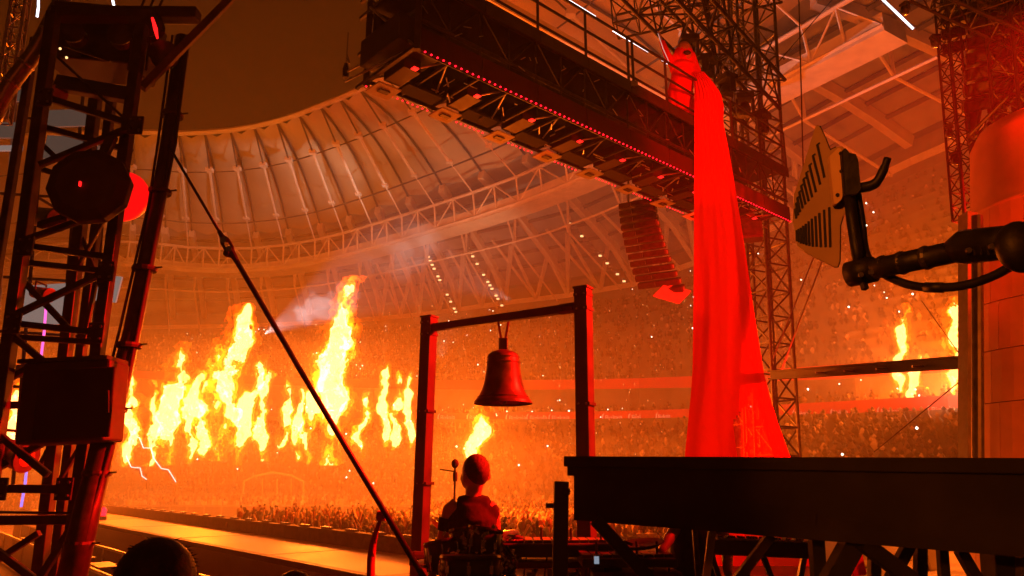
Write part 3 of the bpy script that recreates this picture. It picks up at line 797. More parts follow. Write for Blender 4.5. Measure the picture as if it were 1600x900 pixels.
# ---------------------------------------------------------------- smoke puffs
def smoke_mat(dens, col=(0.85, 0.85, 0.85, 1)):
    m = bpy.data.materials.new('smoke'); m.use_nodes = True; n = m.node_tree
    n.nodes.remove(n.nodes['Principled BSDF'])
    vs = n.nodes.new('ShaderNodeVolumeScatter'); vs.inputs[0].default_value = col; vs.inputs[1].default_value = dens
    n.links.new(vs.outputs[0], n.nodes['Material Output'].inputs['Volume'])
    return m
SMK = smoke_mat(0.05); SMK2 = smoke_mat(0.012)
SMK2 = smoke_mat(0.034)
for si, (x, y, Y, sx, sy, sz, mt, lab) in enumerate(((490, 482, 86, 3.2, 3.0, 2.2, SMK, 'white smoke puff caught in the lamp beam left of the tallest flame'),
                                   (590, 408, 88, 5.5, 5, 3.0, SMK2, 'grey smoke cloud drifting just above the tallest flame'),
                                   (665, 375, 92, 5.5, 4, 3.2, SMK2, 'grey smoke cloud under the roof truss right of the tallest flame'),
                                   (765, 395, 92, 5, 4, 2.6, SMK2, 'thin smoke cloud in front of the roof floodlights'),
                                   (215, 460, 70, 4, 4, 3, SMK2, 'faint smoke cloud right of the left tower'))):
    rnd = random.Random(si + 60); c = at(x, y, Y); m = MB()
    for _ in range(40):
        gx = rnd.gauss(0, .62); m.ball((gx * sx, rnd.gauss(0, .45) * sy, rnd.gauss(.25 * gx, .34) * sz), rnd.uniform(.16, .5) * sz, 10, 7)
    CLOUD.noise_scale = 1.3
    me = lumpy(m, 0.3, 1.3, c); me.materials.clear(); me.materials.append(mt)
    o = bpy.data.objects.new('smoke_puff', me); COL.objects.link(o); o.location = c; o['_o'] = tuple(c)
    tag(o, lab, 'smoke', 'smoke puffs')

# low bank of drifting smoke over the pit
for cen, rad, dn, lab in (((-4, 50, 0), (80, 30, 6), .0058, 'low bank of orange lit smoke drifting over the pit crowd'), ((-8, 52, 1), (84, 36, 11), .0030, 'thinner smoke layer above the pit crowd'), ((-2, 54, 2), (88, 40, 18), .0018, 'faint upper smoke layer between the flames and the stand')):
    o = MB().ball(cen, 1.0, 32, 16, rad).build('smoke_bank', smoke_mat(dn, (.9, .88, .85, 1)), smooth=True)
    tag(o, lab, 'smoke', kind='stuff')
o = MB().ball((23, 31, 8), 1.0, 28, 16, (14.5, 10, 13)).build('smoke_bank', smoke_mat(0.014, (.9, .88, .85, 1)), smooth=True)
tag(o, 'pale tan smoke hanging in front of the right stand', 'smoke', kind='stuff')

em = MB(); rnd = random.Random(8)
for _ in range(170):
    p = at(rnd.uniform(560, 1075), 470 + 260 * rnd.random(), rnd.uniform(16, 40)); r_ = rnd.uniform(.005, .017) * p.y / 25
    em.add([(p.x + a * r_, p.y + b * r_, p.z + c * r_ * rnd.uniform(1, 2.2)) for a, b, c in octv], octf)
tag(em.build('embers', emis('ember_glow', (1.0, 0.42, 0.10), 2.0)), 'fine glowing embers drifting around the bell and the silk', 'embers', kind='stuff')

# ---------------------------------------------------------------- haze
hz = MB().box((0, 100, 27.5), (440, 330, 57)).build('haze', SMK)
hz.data.materials.clear()
hm = bpy.data.materials.new('haze_air'); hm.use_nodes = True; n = hm.node_tree
n.nodes.remove(n.nodes['Principled BSDF'])
pv = n.nodes.new('ShaderNodeVolumePrincipled'); pv.inputs['Color'].default_value = (0.85, 0.83, 0.8, 1); pv.inputs['Density'].default_value = 0.0028; pv.inputs['Anisotropy'].default_value = 0.2
n.links.new(pv.outputs[0], n.nodes['Material Output'].inputs['Volume'])
hz.data.materials.append(hm)
tag(hz, 'orange lit haze hanging in the stadium air', 'haze', kind='stuff')

# ================================================================ LEFT TOWER
TY = 6.0
t = T('scaffold_tower', 'dark steel lattice tower at the left edge with crossing braces', 'tower', V(-3.9, 6.2, STZ))
def tb(name, a, b, wpx, Y0=TY, Y1=None, m=None, hpx=None, par=None):
    Y1 = Y0 if Y1 is None else Y1
    k = mpp((a[1] + b[1]) / 2, (Y0 + Y1) / 2)
    return MB().bar(at(a[0], a[1], Y0), at(b[0], b[1], Y1), wpx * k * .8, (hpx or wpx) * k * .8).build(name, m or STEEL, par or t, bevel=0.006)
tb('column', (84, 20), (-34, 900), 22)
tb('column', (222, 40), (104, 905), 21)
tb('column', (55, 60), (-40, 640), 14, 7.2)
tb('column', (150, 150), (60, 905), 20, 7.2)
tb('column', (175, 150), (84, 905), 16, 7.5)
for a, b, wd, Y in (((70, 152), (212, 196), 12, 6.0), ((66, 198), (206, 236), 11, 6.15), ((62, 258), (206, 198), 11, 5.9), ((62, 222), (110, 268), 9, 6.3), ((58, 262), (100, 276), 10, 6.2),
                    ((42, 374), (190, 322), 11, 5.95), ((40, 384), (172, 402), 12, 6.1), ((36, 410), (168, 424), 11, 6.2), ((24, 492), (166, 424), 12, 5.95), ((30, 432), (108, 514), 11, 6.1),
                    ((20, 505), (156, 520), 12, 6.05), ((16, 526), (154, 535), 11, 6.2), ((14, 520), (80, 575), 12, 6.0), ((-10, 606), (60, 566), 11, 6.1), ((-20, 634), (60, 632), 14, 6.1),
                    ((-20, 664), (75, 742), 13, 6.0), ((-20, 740), (75, 688), 13, 6.1), ((-20, 763), (130, 765), 16, 6.0), ((-25, 813), (118, 812), 18, 6.05), ((-25, 800), (120, 802), 5, 5.8),
                    ((-30, 842), (60, 910), 13, 6.0), ((-12, 880), (62, 832), 12, 6.1), ((62, 905), (112, 824), 13, 6.0), ((85, 85), (200, 190), 5, 6.4), ((100, 72), (172, 96), 4, 6.3),
                    ((108, 640), (60, 735), 10, 7.3), ((130, 690), (84, 765), 8, 7.4), ((170, 330), (120, 420), 7, 7.0), ((125, 360), (165, 470), 7, 7.2), ((150, 440), (130, 540), 8, 7.2)):
    tb('crossbar' if abs(a[1] - b[1]) < 30 else 'brace', a, b, wd, Y)
for x, y, Y in ((212, 196, 5.9), (70, 152, 5.9), (40, 384, 5.9), (166, 424, 5.86), (20, 505, 5.9), (150, 520, 5.9), (100, 764, 5.9), (-2, 764, 5.9)):
    c = at(x, y, Y); MB().box(c, (0.13, 0.02, 0.17)).build('gusset_plate', STEEL, t, bevel=0.004)
    for dx in (-.04, .04):
        for dz in (-.05, .05): MB().lathe(c + V(dx, -0.01, dz), [(0.011, 0), (0.011, 0.014)], 6, (0, -1, 0)).build('bolt', GREYM, t)
# winch housing at the top of the tower
t = T('winch_housing', 'dark winch housing and pulley gear at the top of the left tower', 'winch', at(170, 130, 6.6))
k = mpp(60, 6.6)
MB().box(at(165, 70, 6.9), (150 * k, 0.5, 100 * k), Matrix.Rotation(0.1, 3, 'Y')).build('housing', BLACK, t, bevel=0.02)
MB().bar(at(85, 22, 6.4), at(310, 24, 6.4), 22 * k, 18 * k).build('beam', BLACK, t, bevel=0.01)
MB().bar(at(90, 130, 6.5), at(205, 150, 6.5), 18 * k, 22 * k).build('beam', BLACK, t, bevel=0.01)
for x, y, r_ in ((232, 45, 24), (192, 62, 18), (258, 90, 20), (120, 60, 16)):
    MB().lathe(at(x, y, 6.4), [(r_ * k, 0), (r_ * k * 0.8, 0.05), (r_ * k, 0.1)], 18, (0.2, -1, 0)).build('pulley', STEEL, t, smooth=False)
for x in (200, 214, 228): MB().tube([at(x, 110, 6.35), at(x + 8, 40, 6.35), at(x + 30, -10, 6.35)], 0.012, 6).build('cable', RUBBER, t)
for x, y in ((94, 76), (104, 90)): MB().ball(at(x, y, 6.2), 0.012, 8, 6).build('marker_lamp', LAMPY, t)
MB().tube([at(238, 28, 6.2), at(243, 45, 6.2), at(246, 60, 6.2)], [0.012, 0.02, 0.01], 6).build('red_marker', LEDR2, t)
# raking mast
t = T('raking_mast', 'leaning dark tubular mast right of the left tower with a cable bundle', 'mast', at(112, 905, 5.6))
P_ = [at(286, 60, 6.6), at(262, 230, 6.4), at(246, 320, 6.3), at(206, 520, 6.1), at(172, 660, 5.9), at(138, 790, 5.75), at(108, 920, 5.6)]
MB().tube(P_, [0.075, 0.068, 0.065, 0.07, 0.085, 0.095, 0.10], 12).build('pole', STEEL, t, smooth=True)
for j, (dx, rr) in enumerate(((0.075, 0.016), (-0.07, 0.013), (0.055, 0.012))):
    MB().tube([p + V(dx * (1 + 0.25 * math.sin(i * 2 + j)), -0.05, 0) for i, p in enumerate(P_)], rr, 6).build('cable', RUBBER, t, smooth=True)
for i, y in enumerate((180, 300, 420, 540, 640, 740, 850)):
    f_ = y; c = at(np.interp(y, [60, 230, 320, 520, 660, 790, 920], [286, 262, 246, 206, 172, 138, 108]), y, np.interp(y, [60, 920], [6.6, 5.6]))
    MB().lathe(c - DZ * 0.02, [(0.10, 0), (0.105, 0.02), (0.10, 0.04)], 14).build('clamp', BLACK, t)
    MB().bar(c, c + V(0.16, -0.02, 0.01), 0.012).build('pin', STEEL, t)
o = MB().bar(at(222, 138, 6.1), at(372, -14, 6.4), 0.085, 0.07).build('diagonal_beam', WOODM, bevel=0.006)
tag(o, 'brown diagonal beam rising from the tower top to the upper edge', 'beam')
# black cabinet on the tower
t = T('equipment_cabinet', 'large flat black cabinet hung low on the left tower', 'cabinet', at(115, 693, 5.6))
k = mpp(630, 5.6); rt = Matrix.Rotation(-0.05, 3, 'Y')
MB().box(at(116, 630, 5.7), (136 * k, 0.3, 126 * k), rt).build('body', BLACK, t, bevel=0.02)
MB().box(at(116, 630, 5.53), (118 * k, 0.02, 108 * k), rt).build('door', BLACKM, t, bevel=0.01)
MB().bar(at(168, 610, 5.5), at(168, 645, 5.5), 0.02).build('handle', STEEL, t)
MB().box(at(116, 566, 5.7), (140 * k, 0.32, 0.03), rt).build('top_flange', STEEL, t)
# round lamp: black polygonal housing and red dome
t = T('beacon_lamp', 'big black ten-sided lamp housing on the tower', 'lamp', at(140, 345, 5.7))
k = mpp(290, 5.7); c = at(140, 291, 5.75)
MB().lathe(c, [(50 * k, 0.16), (62 * k, 0.06), (62 * k, -0.03), (45 * k, -0.07), (12 * k, -0.08)], 10, (-0.15, 0.9, 0.0)).build('housing', BLACK, t, bevel=0.01)
MB().bar(at(162, 242, 5.8), at(176, 214, 5.9), 0.08, 0.05).build('yoke', BLACK, t)
MB().bar(at(100, 340, 5.8), at(62, 352, 5.9), 0.05).build('bracket', STEEL, t)
MB().box(c + V(-0.02, -0.10, -0.02), (0.012, 0.02, 0.04)).build('pilot_light', LEDR2, t)
t = T('signal_lamp', 'round glowing red signal lamp behind the black lamp housing', 'lamp', at(192, 348, 6.2))
MB().ball(at(192, 307, 6.25), 40 * mpp(307, 6.25), 24, 16, (1, 0.8, 1.0)).build('lens', emis('red_lens', (1.0, 0.004, 0.004), 1.1), t, smooth=True)
MB().lathe(at(192, 268, 6.25), [(0.03, 0), (0.02, 0.05)], 10).build('cap', BLACK, t)
# par cans
def parcan(x, y, Y, s, yaw, lab):
    b = at(x, y, Y); t = T('par_lamp', lab, 'lamp', b, 'lamps on the left tower'); ax = Vector((math.cos(yaw), -math.sin(yaw), -0.25)).normalized()
    MB().lathe(b - ax * 0.12 * s, [(0.03 * s, 0), (0.075 * s, 0.02 * s), (0.085 * s, 0.2 * s), (0.09 * s, 0.28 * s)], 16, ax).build('can', ALU, t, smooth=True)
    MB().lathe(b + ax * 0.165 * s, [(0.096 * s, -0.01), (0.096 * s, 0.015), (0.08 * s, 0.016)], 16, ax).build('rim', GREYM, t)
    MB().lathe(b + ax * 0.17 * s, [(0.078 * s, 0), (0.04 * s, 0.012 * s)], 16, ax).build('lens', mat('amber_glass', (0.5, 0.3, 0.12), 0.15, 0, .1), t)
    MB().tube([b + V(0, -.1 * s, 0), b + V(0, -.11 * s, .13 * s), b + V(0, .11 * s, .13 * s), b + V(0, .1 * s, 0)], 0.012 * s, 6).build('yoke', STEEL, t)
parcan(68, 340, 6.4, 1.15, 0.35, 'silver par lamp just below the black lamp housing')
parcan(62, 458, 6.5, 0.7, 0.3, 'small silver par lamp between the lower braces')
parcan(88, 150, 6.6, 0.9, 0.9, 'silver par lamp under the winch housing')
parcan(8, 705, 6.2, 1.3, 0.2, 'silver par lamp at the left edge below the flame')
# aluminium truss and curved duct, upper left
truss_thing('aluminium_truss', 'bright aluminium truss leaning in the upper left corner', 'truss', at(2, 190, 7.5), at(36, -20, 7.5), 0.14, 0.2, 0.018, 0.008, ALU)
t = T('curved_duct', 'pale curved duct crossing the upper left corner', 'duct', at(-12, 200, 7.0))
MB().tube(catmull([at(-14, 190, 7.0), at(18, 130, 7.0), at(58, 76, 7.0), at(104, -14, 7.0)], 12), 0.085, 12).build('pipe', GREYM, t, smooth=True)
for x, y in ((18, 130), (40, 100), (75, 50)): MB().lathe(at(x, y, 7.0), [(0.093, -.015), (0.098, 0), (0.093, .015)], 14, (0.5, 0, 0.8)).build('band', ALU, t)
# added rear scaffold: panels glow in place of lit smoke and roof behind
PGLOW = emis('panel_glow', (.52, .38, .33), .4); PGLOW2 = emis('panel_glow_dim', (.34, .22, .16), .2)
t = T('added_rear_scaffold', 'added panels glowing in place of lit smoke and roof, on scaffold tubes behind the left tower', 'scaffold', at(60, 520, 13))
for i, (x0, y0, x1, y1, m) in enumerate(((-30, 192, 34, 216, PGLOW2), (-30, 228, 34, 236, PGLOW), (74, 214, 152, 250, PGLOW2), (70, 172, 140, 198, PGLOW2), (-10, 140, 40, 160, PGLOW2),
                                   (32, 445, 106, 508, PGLOW), (140, 430, 184, 470, PGLOW), (18, 570, 48, 590, GREYM), (-20, 700, 22, 726, PALE))):
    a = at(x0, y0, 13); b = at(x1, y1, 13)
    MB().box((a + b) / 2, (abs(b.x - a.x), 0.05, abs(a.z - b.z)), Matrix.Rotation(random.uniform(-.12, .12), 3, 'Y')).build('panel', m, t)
for x in (-8, 14, 60, 118, 165): MB().tube([at(x + 14, 120, 13.3), at(x - 40, 760, 13.3)], 0.035, 6).build('scaffold_tube', ALU if x < 20 else STEEL, t)
for y in (180, 300, 430, 515, 600): MB().tube([at(-40, y, 13.4), at(150, y + 12, 13.4)], 0.03, 6).build('scaffold_tube', STEEL, t)
for a, b, m, lab in (((72, 478), (64, 560), LEDP, 'pink light tube behind the left tower'), ((43, 722), (33, 792), LEDV, 'violet light tube low behind the left tower'), ((176, 0), (178, 18), LEDW, 'short white light tube at the top edge'), ((60, -4), (58, 26), LEDW, 'curved white light strip in the top left corner')):
    o = MB().tube([at(*a, 12), at((a[0] + b[0]) / 2 + 1, (a[1] + b[1]) / 2, 12), at(*b, 12)], 0.022, 6).build('light_tube', m); tag(o, lab, 'light tube')
# red beacon on the runway end
t = T('beacon', 'small glowing red beacon on the runway end beside the mast', 'beacon', atz(160, 812, 1.5))
b = atz(160, 812, 1.5)
MB().lathe(b, [(0.16, 0), (0.16, 0.1), (0.12, 0.16)], 12).build('base', BLACK, t)
MB().lathe(b + DZ * 0.16, [(0.12, 0), (0.13, 0.25), (0.06, 0.36)], 12).build('dome', LEDR, t, smooth=True)

# ================================================================ GUY WIRE
t = T('guy_wire', 'taut diagonal guy wire with a turnbuckle running down to the bell post foot', 'wire', at(662, 905, 5.3))
w0, wm, w1 = at(266, 232, 6.2), at(356, 385, 6.0), at(668, 912, 5.3)
wd = (w1 - w0).normalized()
wa = w0 + (w1 - w0) * ((wm - w0).length / (w1 - w0).length); wa = lerp(wa, wm, 0.6)
MB().tube([w0, wa - wd * 0.14], 0.013, 8).build('upper_cable', STEEL, t, smooth=True)
MB().tube([wa + wd * 0.16, lerp(wa, w1, .5) - DZ * 0.012, w1], 0.022, 8).build('lower_cable', STEEL, t, smooth=True)
for s in (-1, 1):
    sd = wd.cross(V(0, 1, 0)).normalized() * 0.03 * s
    MB().tube([wa - wd * 0.1 + sd * .3, wa - wd * 0.05 + sd, wa + wd * 0.05 + sd, wa + wd * 0.1 + sd * .3], 0.013, 8).build('turnbuckle_side', BLACK, t, smooth=True)
MB().tube([wa - wd * 0.17, wa - wd * 0.08], [0.018, 0.026], 8).build('ferrule', STEEL, t); MB().tube([wa + wd * 0.09, wa + wd * 0.2], [0.032, 0.022], 8).build('ferrule', STEEL, t)
for q in (-0.045, 0.06): MB().lathe(wa + wd * q + V(0, -0.04, 0), [(0.026, 0), (0.026, 0.08)], 10, (0, 1, 0)).build('pin', CHROME, t)
MB().lathe(wa + wd * 0.075 + V(-0.03, -0.03, -0.02), [(0.03, 0), (0.036, 0.03), (0.03, 0.06)], 12, (0.4, 1, 0)).build('shackle', STEEL, t)
# hanging strap
t = T('hanging_strap', 'dark red strap looped over the guy wire, hanging to the floor edge', 'strap', at(584, 905, 5.4))
Yk = 5.46
pts = [(600, 797), (594, 812), (588, 830), (583, 850), (580, 872), (579, 905)]; wds = [5, 6, 8, 11, 13, 13]
m = MB(); vs = []; fs = []
for i, ((x, y), wp) in enumerate(zip(pts, wds)):
    for dy in (0, 0.006):
        vs += [at(x - wp / 2, y, Yk + dy + 0.02 * math.sin(i)), at(x + wp / 2, y, Yk + dy - 0.02 * math.sin(i))]
for i in range(len(pts) - 1):
    o_ = i * 4; fs += [(o_, o_ + 1, o_ + 5, o_ + 4), (o_ + 2, o_ + 6, o_ + 7, o_ + 3), (o_, o_ + 4, o_ + 6, o_ + 2), (o_ + 1, o_ + 3, o_ + 7, o_ + 5)]
m.add(vs, fs).build('webbing', STRAPM, t, smooth=True)
MB().lathe(at(598, 806, Yk) - V(0.04, 0, 0), [(0.035, 0), (0.035, 0.06)], 10, (1, 0, 0)).build('loop', STRAPM, t)

# ================================================================ BELL FRAME AND BELL
t = T('bell_gantry', 'tall gantry of two square posts joined by a crossbar, right sides lit red', 'gantry', V(0, 7.6, STZ))
def post(x, ytop, Y, wpx, yaw, xb):
    k = mpp(ytop, Y); p = at(x, ytop, Y); q = V(at(xb, 900, Y).x, Y, STZ); w_ = wpx * k / (abs(math.cos(yaw)) + abs(math.sin(yaw)))
    return MB().bar(q, p, w_, w_, roll=yaw).build('post', POSTM, t, bevel=0.006), p, w_
_, pL, wL = post(671, 497, 8.6, 26, -0.55, 653)
_, pR, wR = post(911, 452, 6.9, 30, -0.55, 917)
for p, w_ in ((pL, wL), (pR, wR)): MB().box(p + DZ * 0.012, (w_ * 1.12, w_ * 1.12, 0.02), Matrix.Rotation(-0.55, 3, 'Z')).build('cap', POSTM, t)
ca, cb = at(677, 512, 8.55), at(902, 480, 6.95)
MB().bar(ca, cb, 0.075, 0.085).build('crossbar', BLACK, t, bevel=0.006)
MB().tube([cb - (cb - ca).normalized() * 0.22, cb - (cb - ca).normalized() * 0.02], 0.055, 10).build('sleeve', STEEL, t)
MB().tube([ca + (cb - ca).normalized() * 0.02, ca + (cb - ca).normalized() * 0.2], 0.05, 10).build('sleeve', STEEL, t)
MB().box(V(pR.x - 0.0, 6.9, STZ + 0.02), (0.4, 0.4, 0.04)).build('base_plate', STEEL, t); MB().box(V(at(653, 900, 8.6).x, 8.6, STZ + 0.02), (0.4, 0.4, 0.04)).build('base_plate', STEEL, t)
for p, w_ in ((pL, wL), (pR, wR)):
    for dz_ in (.06, .2, 1.1, 1.9):
        MB().box(p - DZ * dz_, (w_ * 1.06, w_ * 1.06, .03), Matrix.Rotation(-0.55, 3, 'Z')).build('collar', STEEL, t)
        for sx_ in (-.3, .3): MB().ball(p - DZ * dz_ + Matrix.Rotation(-0.55, 3, 'Z') @ V(w_ * sx_, -w_ * .55, 0), .012, 6, 5).build('bolt', GREYM, t)
MB().lathe(at(640, 873, 6.2), [(0.05, 0), (0.06, 0.04), (0.05, 0.16)], 12, (1, 0.1, 0)).build('clamp', BLACK, t)
BY = 7.75; k = mpp(590, BY); bc = at(786, 631, BY)
t = T('bell', 'bronze bell hanging from the gantry crossbar on two straps', 'bell', bc)
prof = [(45.5, 0), (46, 2), (43, 6), (38, 12), (34, 20), (30.5, 32), (28, 46), (26.5, 60), (25.5, 70), (23.5, 77), (18, 81), (10, 84), (0.5, 85)]
inn = [(1, 76), (20, 72), (23, 60), (26, 40), (31, 20), (40, 4), (45.5, 0)]
MB().lathe(bc, [(r_ * k, z * k) for r_, z in inn + prof], 40, closed=False).build('bell_body', BRONZE, t, smooth=True)
for z, r_ in ((10, 40.2), (72, 25.6), (64, 26.6)): MB().lathe(bc + DZ * z * k, [(r_ * k, -1.1 * k), ((r_ + 1) * k, 0), (r_ * k, 1.1 * k)], 40, closed=False).build('moulding', BRONZE, t, smooth=True)
MB().box(bc + DZ * 93 * k, (14 * k, 14 * k, 20 * k)).build('headstock', BLACK, t, bevel=0.01)
MB().ball(bc + DZ * 6 * k, 7 * k, 12, 8).build('clapper', STEEL, t, smooth=True)
top = bc + DZ * 134 * k
for s in (-1, 1): MB().bar(bc + DZ * 100 * k + V(s * 3 * k, 0, 0), top + V(s * 9 * k, 0, 0), 3.6 * k, 0.03).build('strap', STRAPM, t)

# ================================================================ DRUMMER
DY = 6.0; k = mpp(800, DY)
hd = at(741, 742, DY); fl = STZ
t = T('person', 'drummer with cropped hair in a black sleeveless vest, seen from behind under the bell', 'person', V(hd.x, DY, fl))
def dp(x, y, dY=0.0): return at(x, y, DY + dY)
b = MB()
hr = 22 * k
b.ball(dp(742, 737), hr, 20, 14, (0.95, 1.12, 1.2), Matrix.Rotation(-0.15, 3, 'Y'))
b.ball(dp(731, 752, .05), hr * 0.62, 12, 9, (0.8, 1.0, 0.9)); b.ball(dp(724, 746, .06), hr * .3, 8, 6)          # jaw and cheek turned to the left
b.tube([dp(741, 792), dp(739, 765)], [0.075, 0.062], 12)
b.ball(dp(764, 744, .02), hr * 0.34, 10, 8, (.45, .8, 1.15)); b.ball(dp(725, 746, -.05), hr * 0.32, 10, 8, (.5, .8, 1.15)); b.ball(dp(742, 760, -.01), hr * .62, 10, 8)
b.tube([dp(738, 900), dp(738, 850), dp(737, 810), dp(738, 786)], [0.15, 0.16, 0.185, 0.11], 14)
b.tube([dp(715, 793), dp(704, 798), dp(696, 828, .0), dp(688, 858, .12), dp(684, 872, .22)], [0.085, 0.072, 0.056, 0.048, 0.036], 10)
b.tube([dp(760, 793), dp(768, 800), dp(772, 835, .1), dp(775, 858, .28), dp(777, 868, .36)], [0.085, 0.07, 0.054, 0.044, 0.036], 10)
for hx, hy, hY, s in ((684, 872, .22, -1), (777, 868, .36, 1)):
    h0 = dp(hx, hy, hY); b.ball(h0, 0.045, 8, 6, (0.8, 1.1, .6))
    for f_ in range(4): b.tube([h0 + V((f_ - 1.5) * .018, .03, 0), h0 + V((f_ - 1.5) * .02, .08, -.01), h0 + V((f_ - 1.5) * .019, .085, -.045)], .0095, 6)
    b.tube([h0 + V(-s * .03, .0, 0), h0 + V(-s * .055, .04, -.02)], .011, 6)
for sx in (-1, 1): b.tube([V(hd.x + sx * .1, DY, fl + .92), V(hd.x + sx * .12, DY + .02, fl + .5), V(hd.x + sx * .12, DY, fl + .07), V(hd.x + sx * .13, DY + .12, fl + .05)], [.1, .07, .05, .045], 10)
remeshed(b, 0.014, 5).build('body', SKIN, t, smooth=True)
v = MB()
v.tube([dp(737, 905), dp(738, 850), dp(737, 812), dp(738, 788)], [0.17, 0.175, 0.20, 0.125], 16)
v.tube([dp(716, 794), dp(738, 790), dp(762, 795)], [0.088, 0.10, 0.095], 12); v.ball(dp(765, 801), .085, 10, 8)
remeshed(v, 0.016, 4).build('vest', FABRIC, t, smooth=True)
v = MB().ball(dp(744.5, 734.5, -.02), hr * 1.03, 24, 16, (0.93, 1.04, 1.12), Matrix.Rotation(-0.15, 3, 'Y'))
rnd = random.Random(3)
for j in range(900):
    a = rnd.uniform(0, 6.28); e = rnd.uniform(-.55, 1.5); d_ = V(math.cos(a) * math.cos(e) * .93, math.sin(a) * math.cos(e) * 1.04, math.sin(e) * 1.12)
    p = dp(744.5, 734.5, -.02) + d_ * hr * .99; tg = V(rnd.uniform(-1, 1), rnd.uniform(-1, 1), rnd.uniform(-1.2, .2))
    v.tube([p, p + (d_ * .6 + tg * .8) * hr * rnd.uniform(.06, .12)], [hr * .03, hr * .005], 3, False)
v.build('hair', HAIR2, t, smooth=True)
v = MB().tube([dp(700, 810), dp(696, 830, .0)], [0.072, 0.064], 14); v.build('armband', FABRIC, t, smooth=True)
v = MB()
for sx in (-1, 1): v.tube([V(hd.x + sx * .07, DY, fl + .98), V(hd.x + sx * .12, DY + .02, fl + .5), V(hd.x + sx * .12, DY, fl + .06)], [.135, .09, .075], 10)
remeshed(v, 0.02, 4).build('trousers', FABRIC, t, smooth=True)

# drum kit pieces around the drummer
def drum(x, y, Y, r_, h_, tilt, lab, m=None):
    c = at(x, y, Y); t = T('drum', lab, 'drum', c, 'drums around the drummer'); ax = Vector((tilt[0], tilt[1], 1)).normalized()
    MB().lathe(c, [(r_, 0), (r_ * 1.01, h_ / 2), (r_, h_)], 24, ax).build('shell', m or BLACK, t, smooth=True)
    for z in (0.0, h_): MB().lathe(c + ax * z, [(r_ * 1.03, -0.015), (r_ * 1.06, 0), (r_ * 1.03, 0.015)], 24, ax).build('hoop', STEEL, t)
    MB().lathe(c + ax * (h_ + .002), [(r_ * 0.99, 0), (r_ * 0.5, 0.003)], 24, ax).build('drumhead', BLACKM, t)
    q = Vector((0, 0, 1)).rotation_difference(ax).to_matrix()
    for j in range(8):
        a = j * PI / 4; d_ = q @ V(math.cos(a) * r_ * 1.03, math.sin(a) * r_ * 1.03, 0)
        MB().tube([c + d_ + ax * .02, c + d_ + ax * (h_ - .02)], 0.007, 5).build('tension_rod', CHROME, t)
        MB().box(c + d_ + ax * h_ / 2, (.025, .025, .05)).build('lug', CHROME, t)
    for j in range(3):
        a = j * 2.1 + .5; e = c + q @ V(math.cos(a) * r_ * .9, math.sin(a) * r_ * .9, 0)
        MB().tube([e, V(e.x + math.cos(a) * .08, e.y + math.sin(a) * .08, STZ)], .012, 6).build('leg', CHROME, t)
drum(728, 866, 5.6, 0.11, 0.16, (-.1, .2), 'small dark drum at the hip of the drummer')
drum(752, 874, 5.5, 0.12, 0.2, (.15, .1), 'dark drum behind the right hip of the drummer')
drum(700, 892, 5.6, 0.14, 0.2, (-.2, .1), 'small dark drum at the foot of the left bell post')
drum(782, 880, 6.3, 0.15, 0.22, (.2, .1), 'red-lit drum right of the drummer', REDP)
drum(735, 905, 5.3, 0.2, 0.14, (0, .05), 'low wide drum at the bottom edge below the drummer')
def cymbal(x, y, Y, r_, tilt, lab):
    c = at(x, y, Y); t = T('cymbal_stand', lab, 'cymbal', V(c.x, c.y, STZ), 'cymbals of the drum kit'); ax = Vector((tilt[0], tilt[1], 1)).normalized()
    MB().lathe(c, [(r_, -.02), (r_ * .6, -.006), (r_ * .2, 0), (r_ * .16, .02), (.01, .03), (.01, .025), (r_ * .15, .012), (r_ * .6, -.012), (r_, -.024)], 28, ax, closed=False).build('cymbal', BRASS, t, smooth=True)
    MB().tube([V(c.x, c.y + .03, STZ + .3), c - ax * .02, c + ax * .06], .012, 8).build('rod', CHROME, t)
    MB().lathe(c + ax * .03, [(.02, 0), (.02, .025)], 8, ax).build('wing_nut', BLACK, t)
    for j in range(3):
        a = j * 2.1; MB().tube([V(c.x, c.y + .03, STZ + .45), V(c.x + .3 * math.cos(a), c.y + .03 + .3 * math.sin(a), STZ + .01)], .01, 6).build('leg', CHROME, t)
cymbal(776, 834, 5.9, .17, (-.22, -.15), 'tilted cymbal at the right elbow of the drummer')
cymbal(680, 878, 5.7, .15, (.15, -.1), 'small cymbal at the left hand of the drummer')
cymbal(690, 822, 7.4, .12, (.9, .4), 'steeply tipped small cymbal left of the drummer')
# jumble of cables and clamps on the kit
t = T('cable_tangle', 'tangle of cables hanging round the drum kit', 'cables', at(735, 905, 5.7))
rnd = random.Random(4)
for j in range(34):
    x0 = rnd.uniform(680, 800); y0 = rnd.uniform(845, 880)
    MB().tube(catmull([at(x0, y0, rnd.uniform(5.4, 6.2)), at(x0 + rnd.uniform(-15, 15), y0 + 20, rnd.uniform(5.4, 6.2)), at(x0 + rnd.uniform(-20, 20), y0 + 35, 5.8), at(x0 + rnd.uniform(-20, 20), 912, 5.8)], 9), .008, 5).build('cable', RUBBER, t)
for j in range(60): MB().box(at(rnd.uniform(685, 805), rnd.uniform(822, 898), rnd.uniform(5.2, 5.5)), (rnd.uniform(.012, .04), .02, rnd.uniform(.008, .02)), Matrix.Rotation(rnd.uniform(0, 3), 3, 'Y')).build('clamp', CHROME, t)
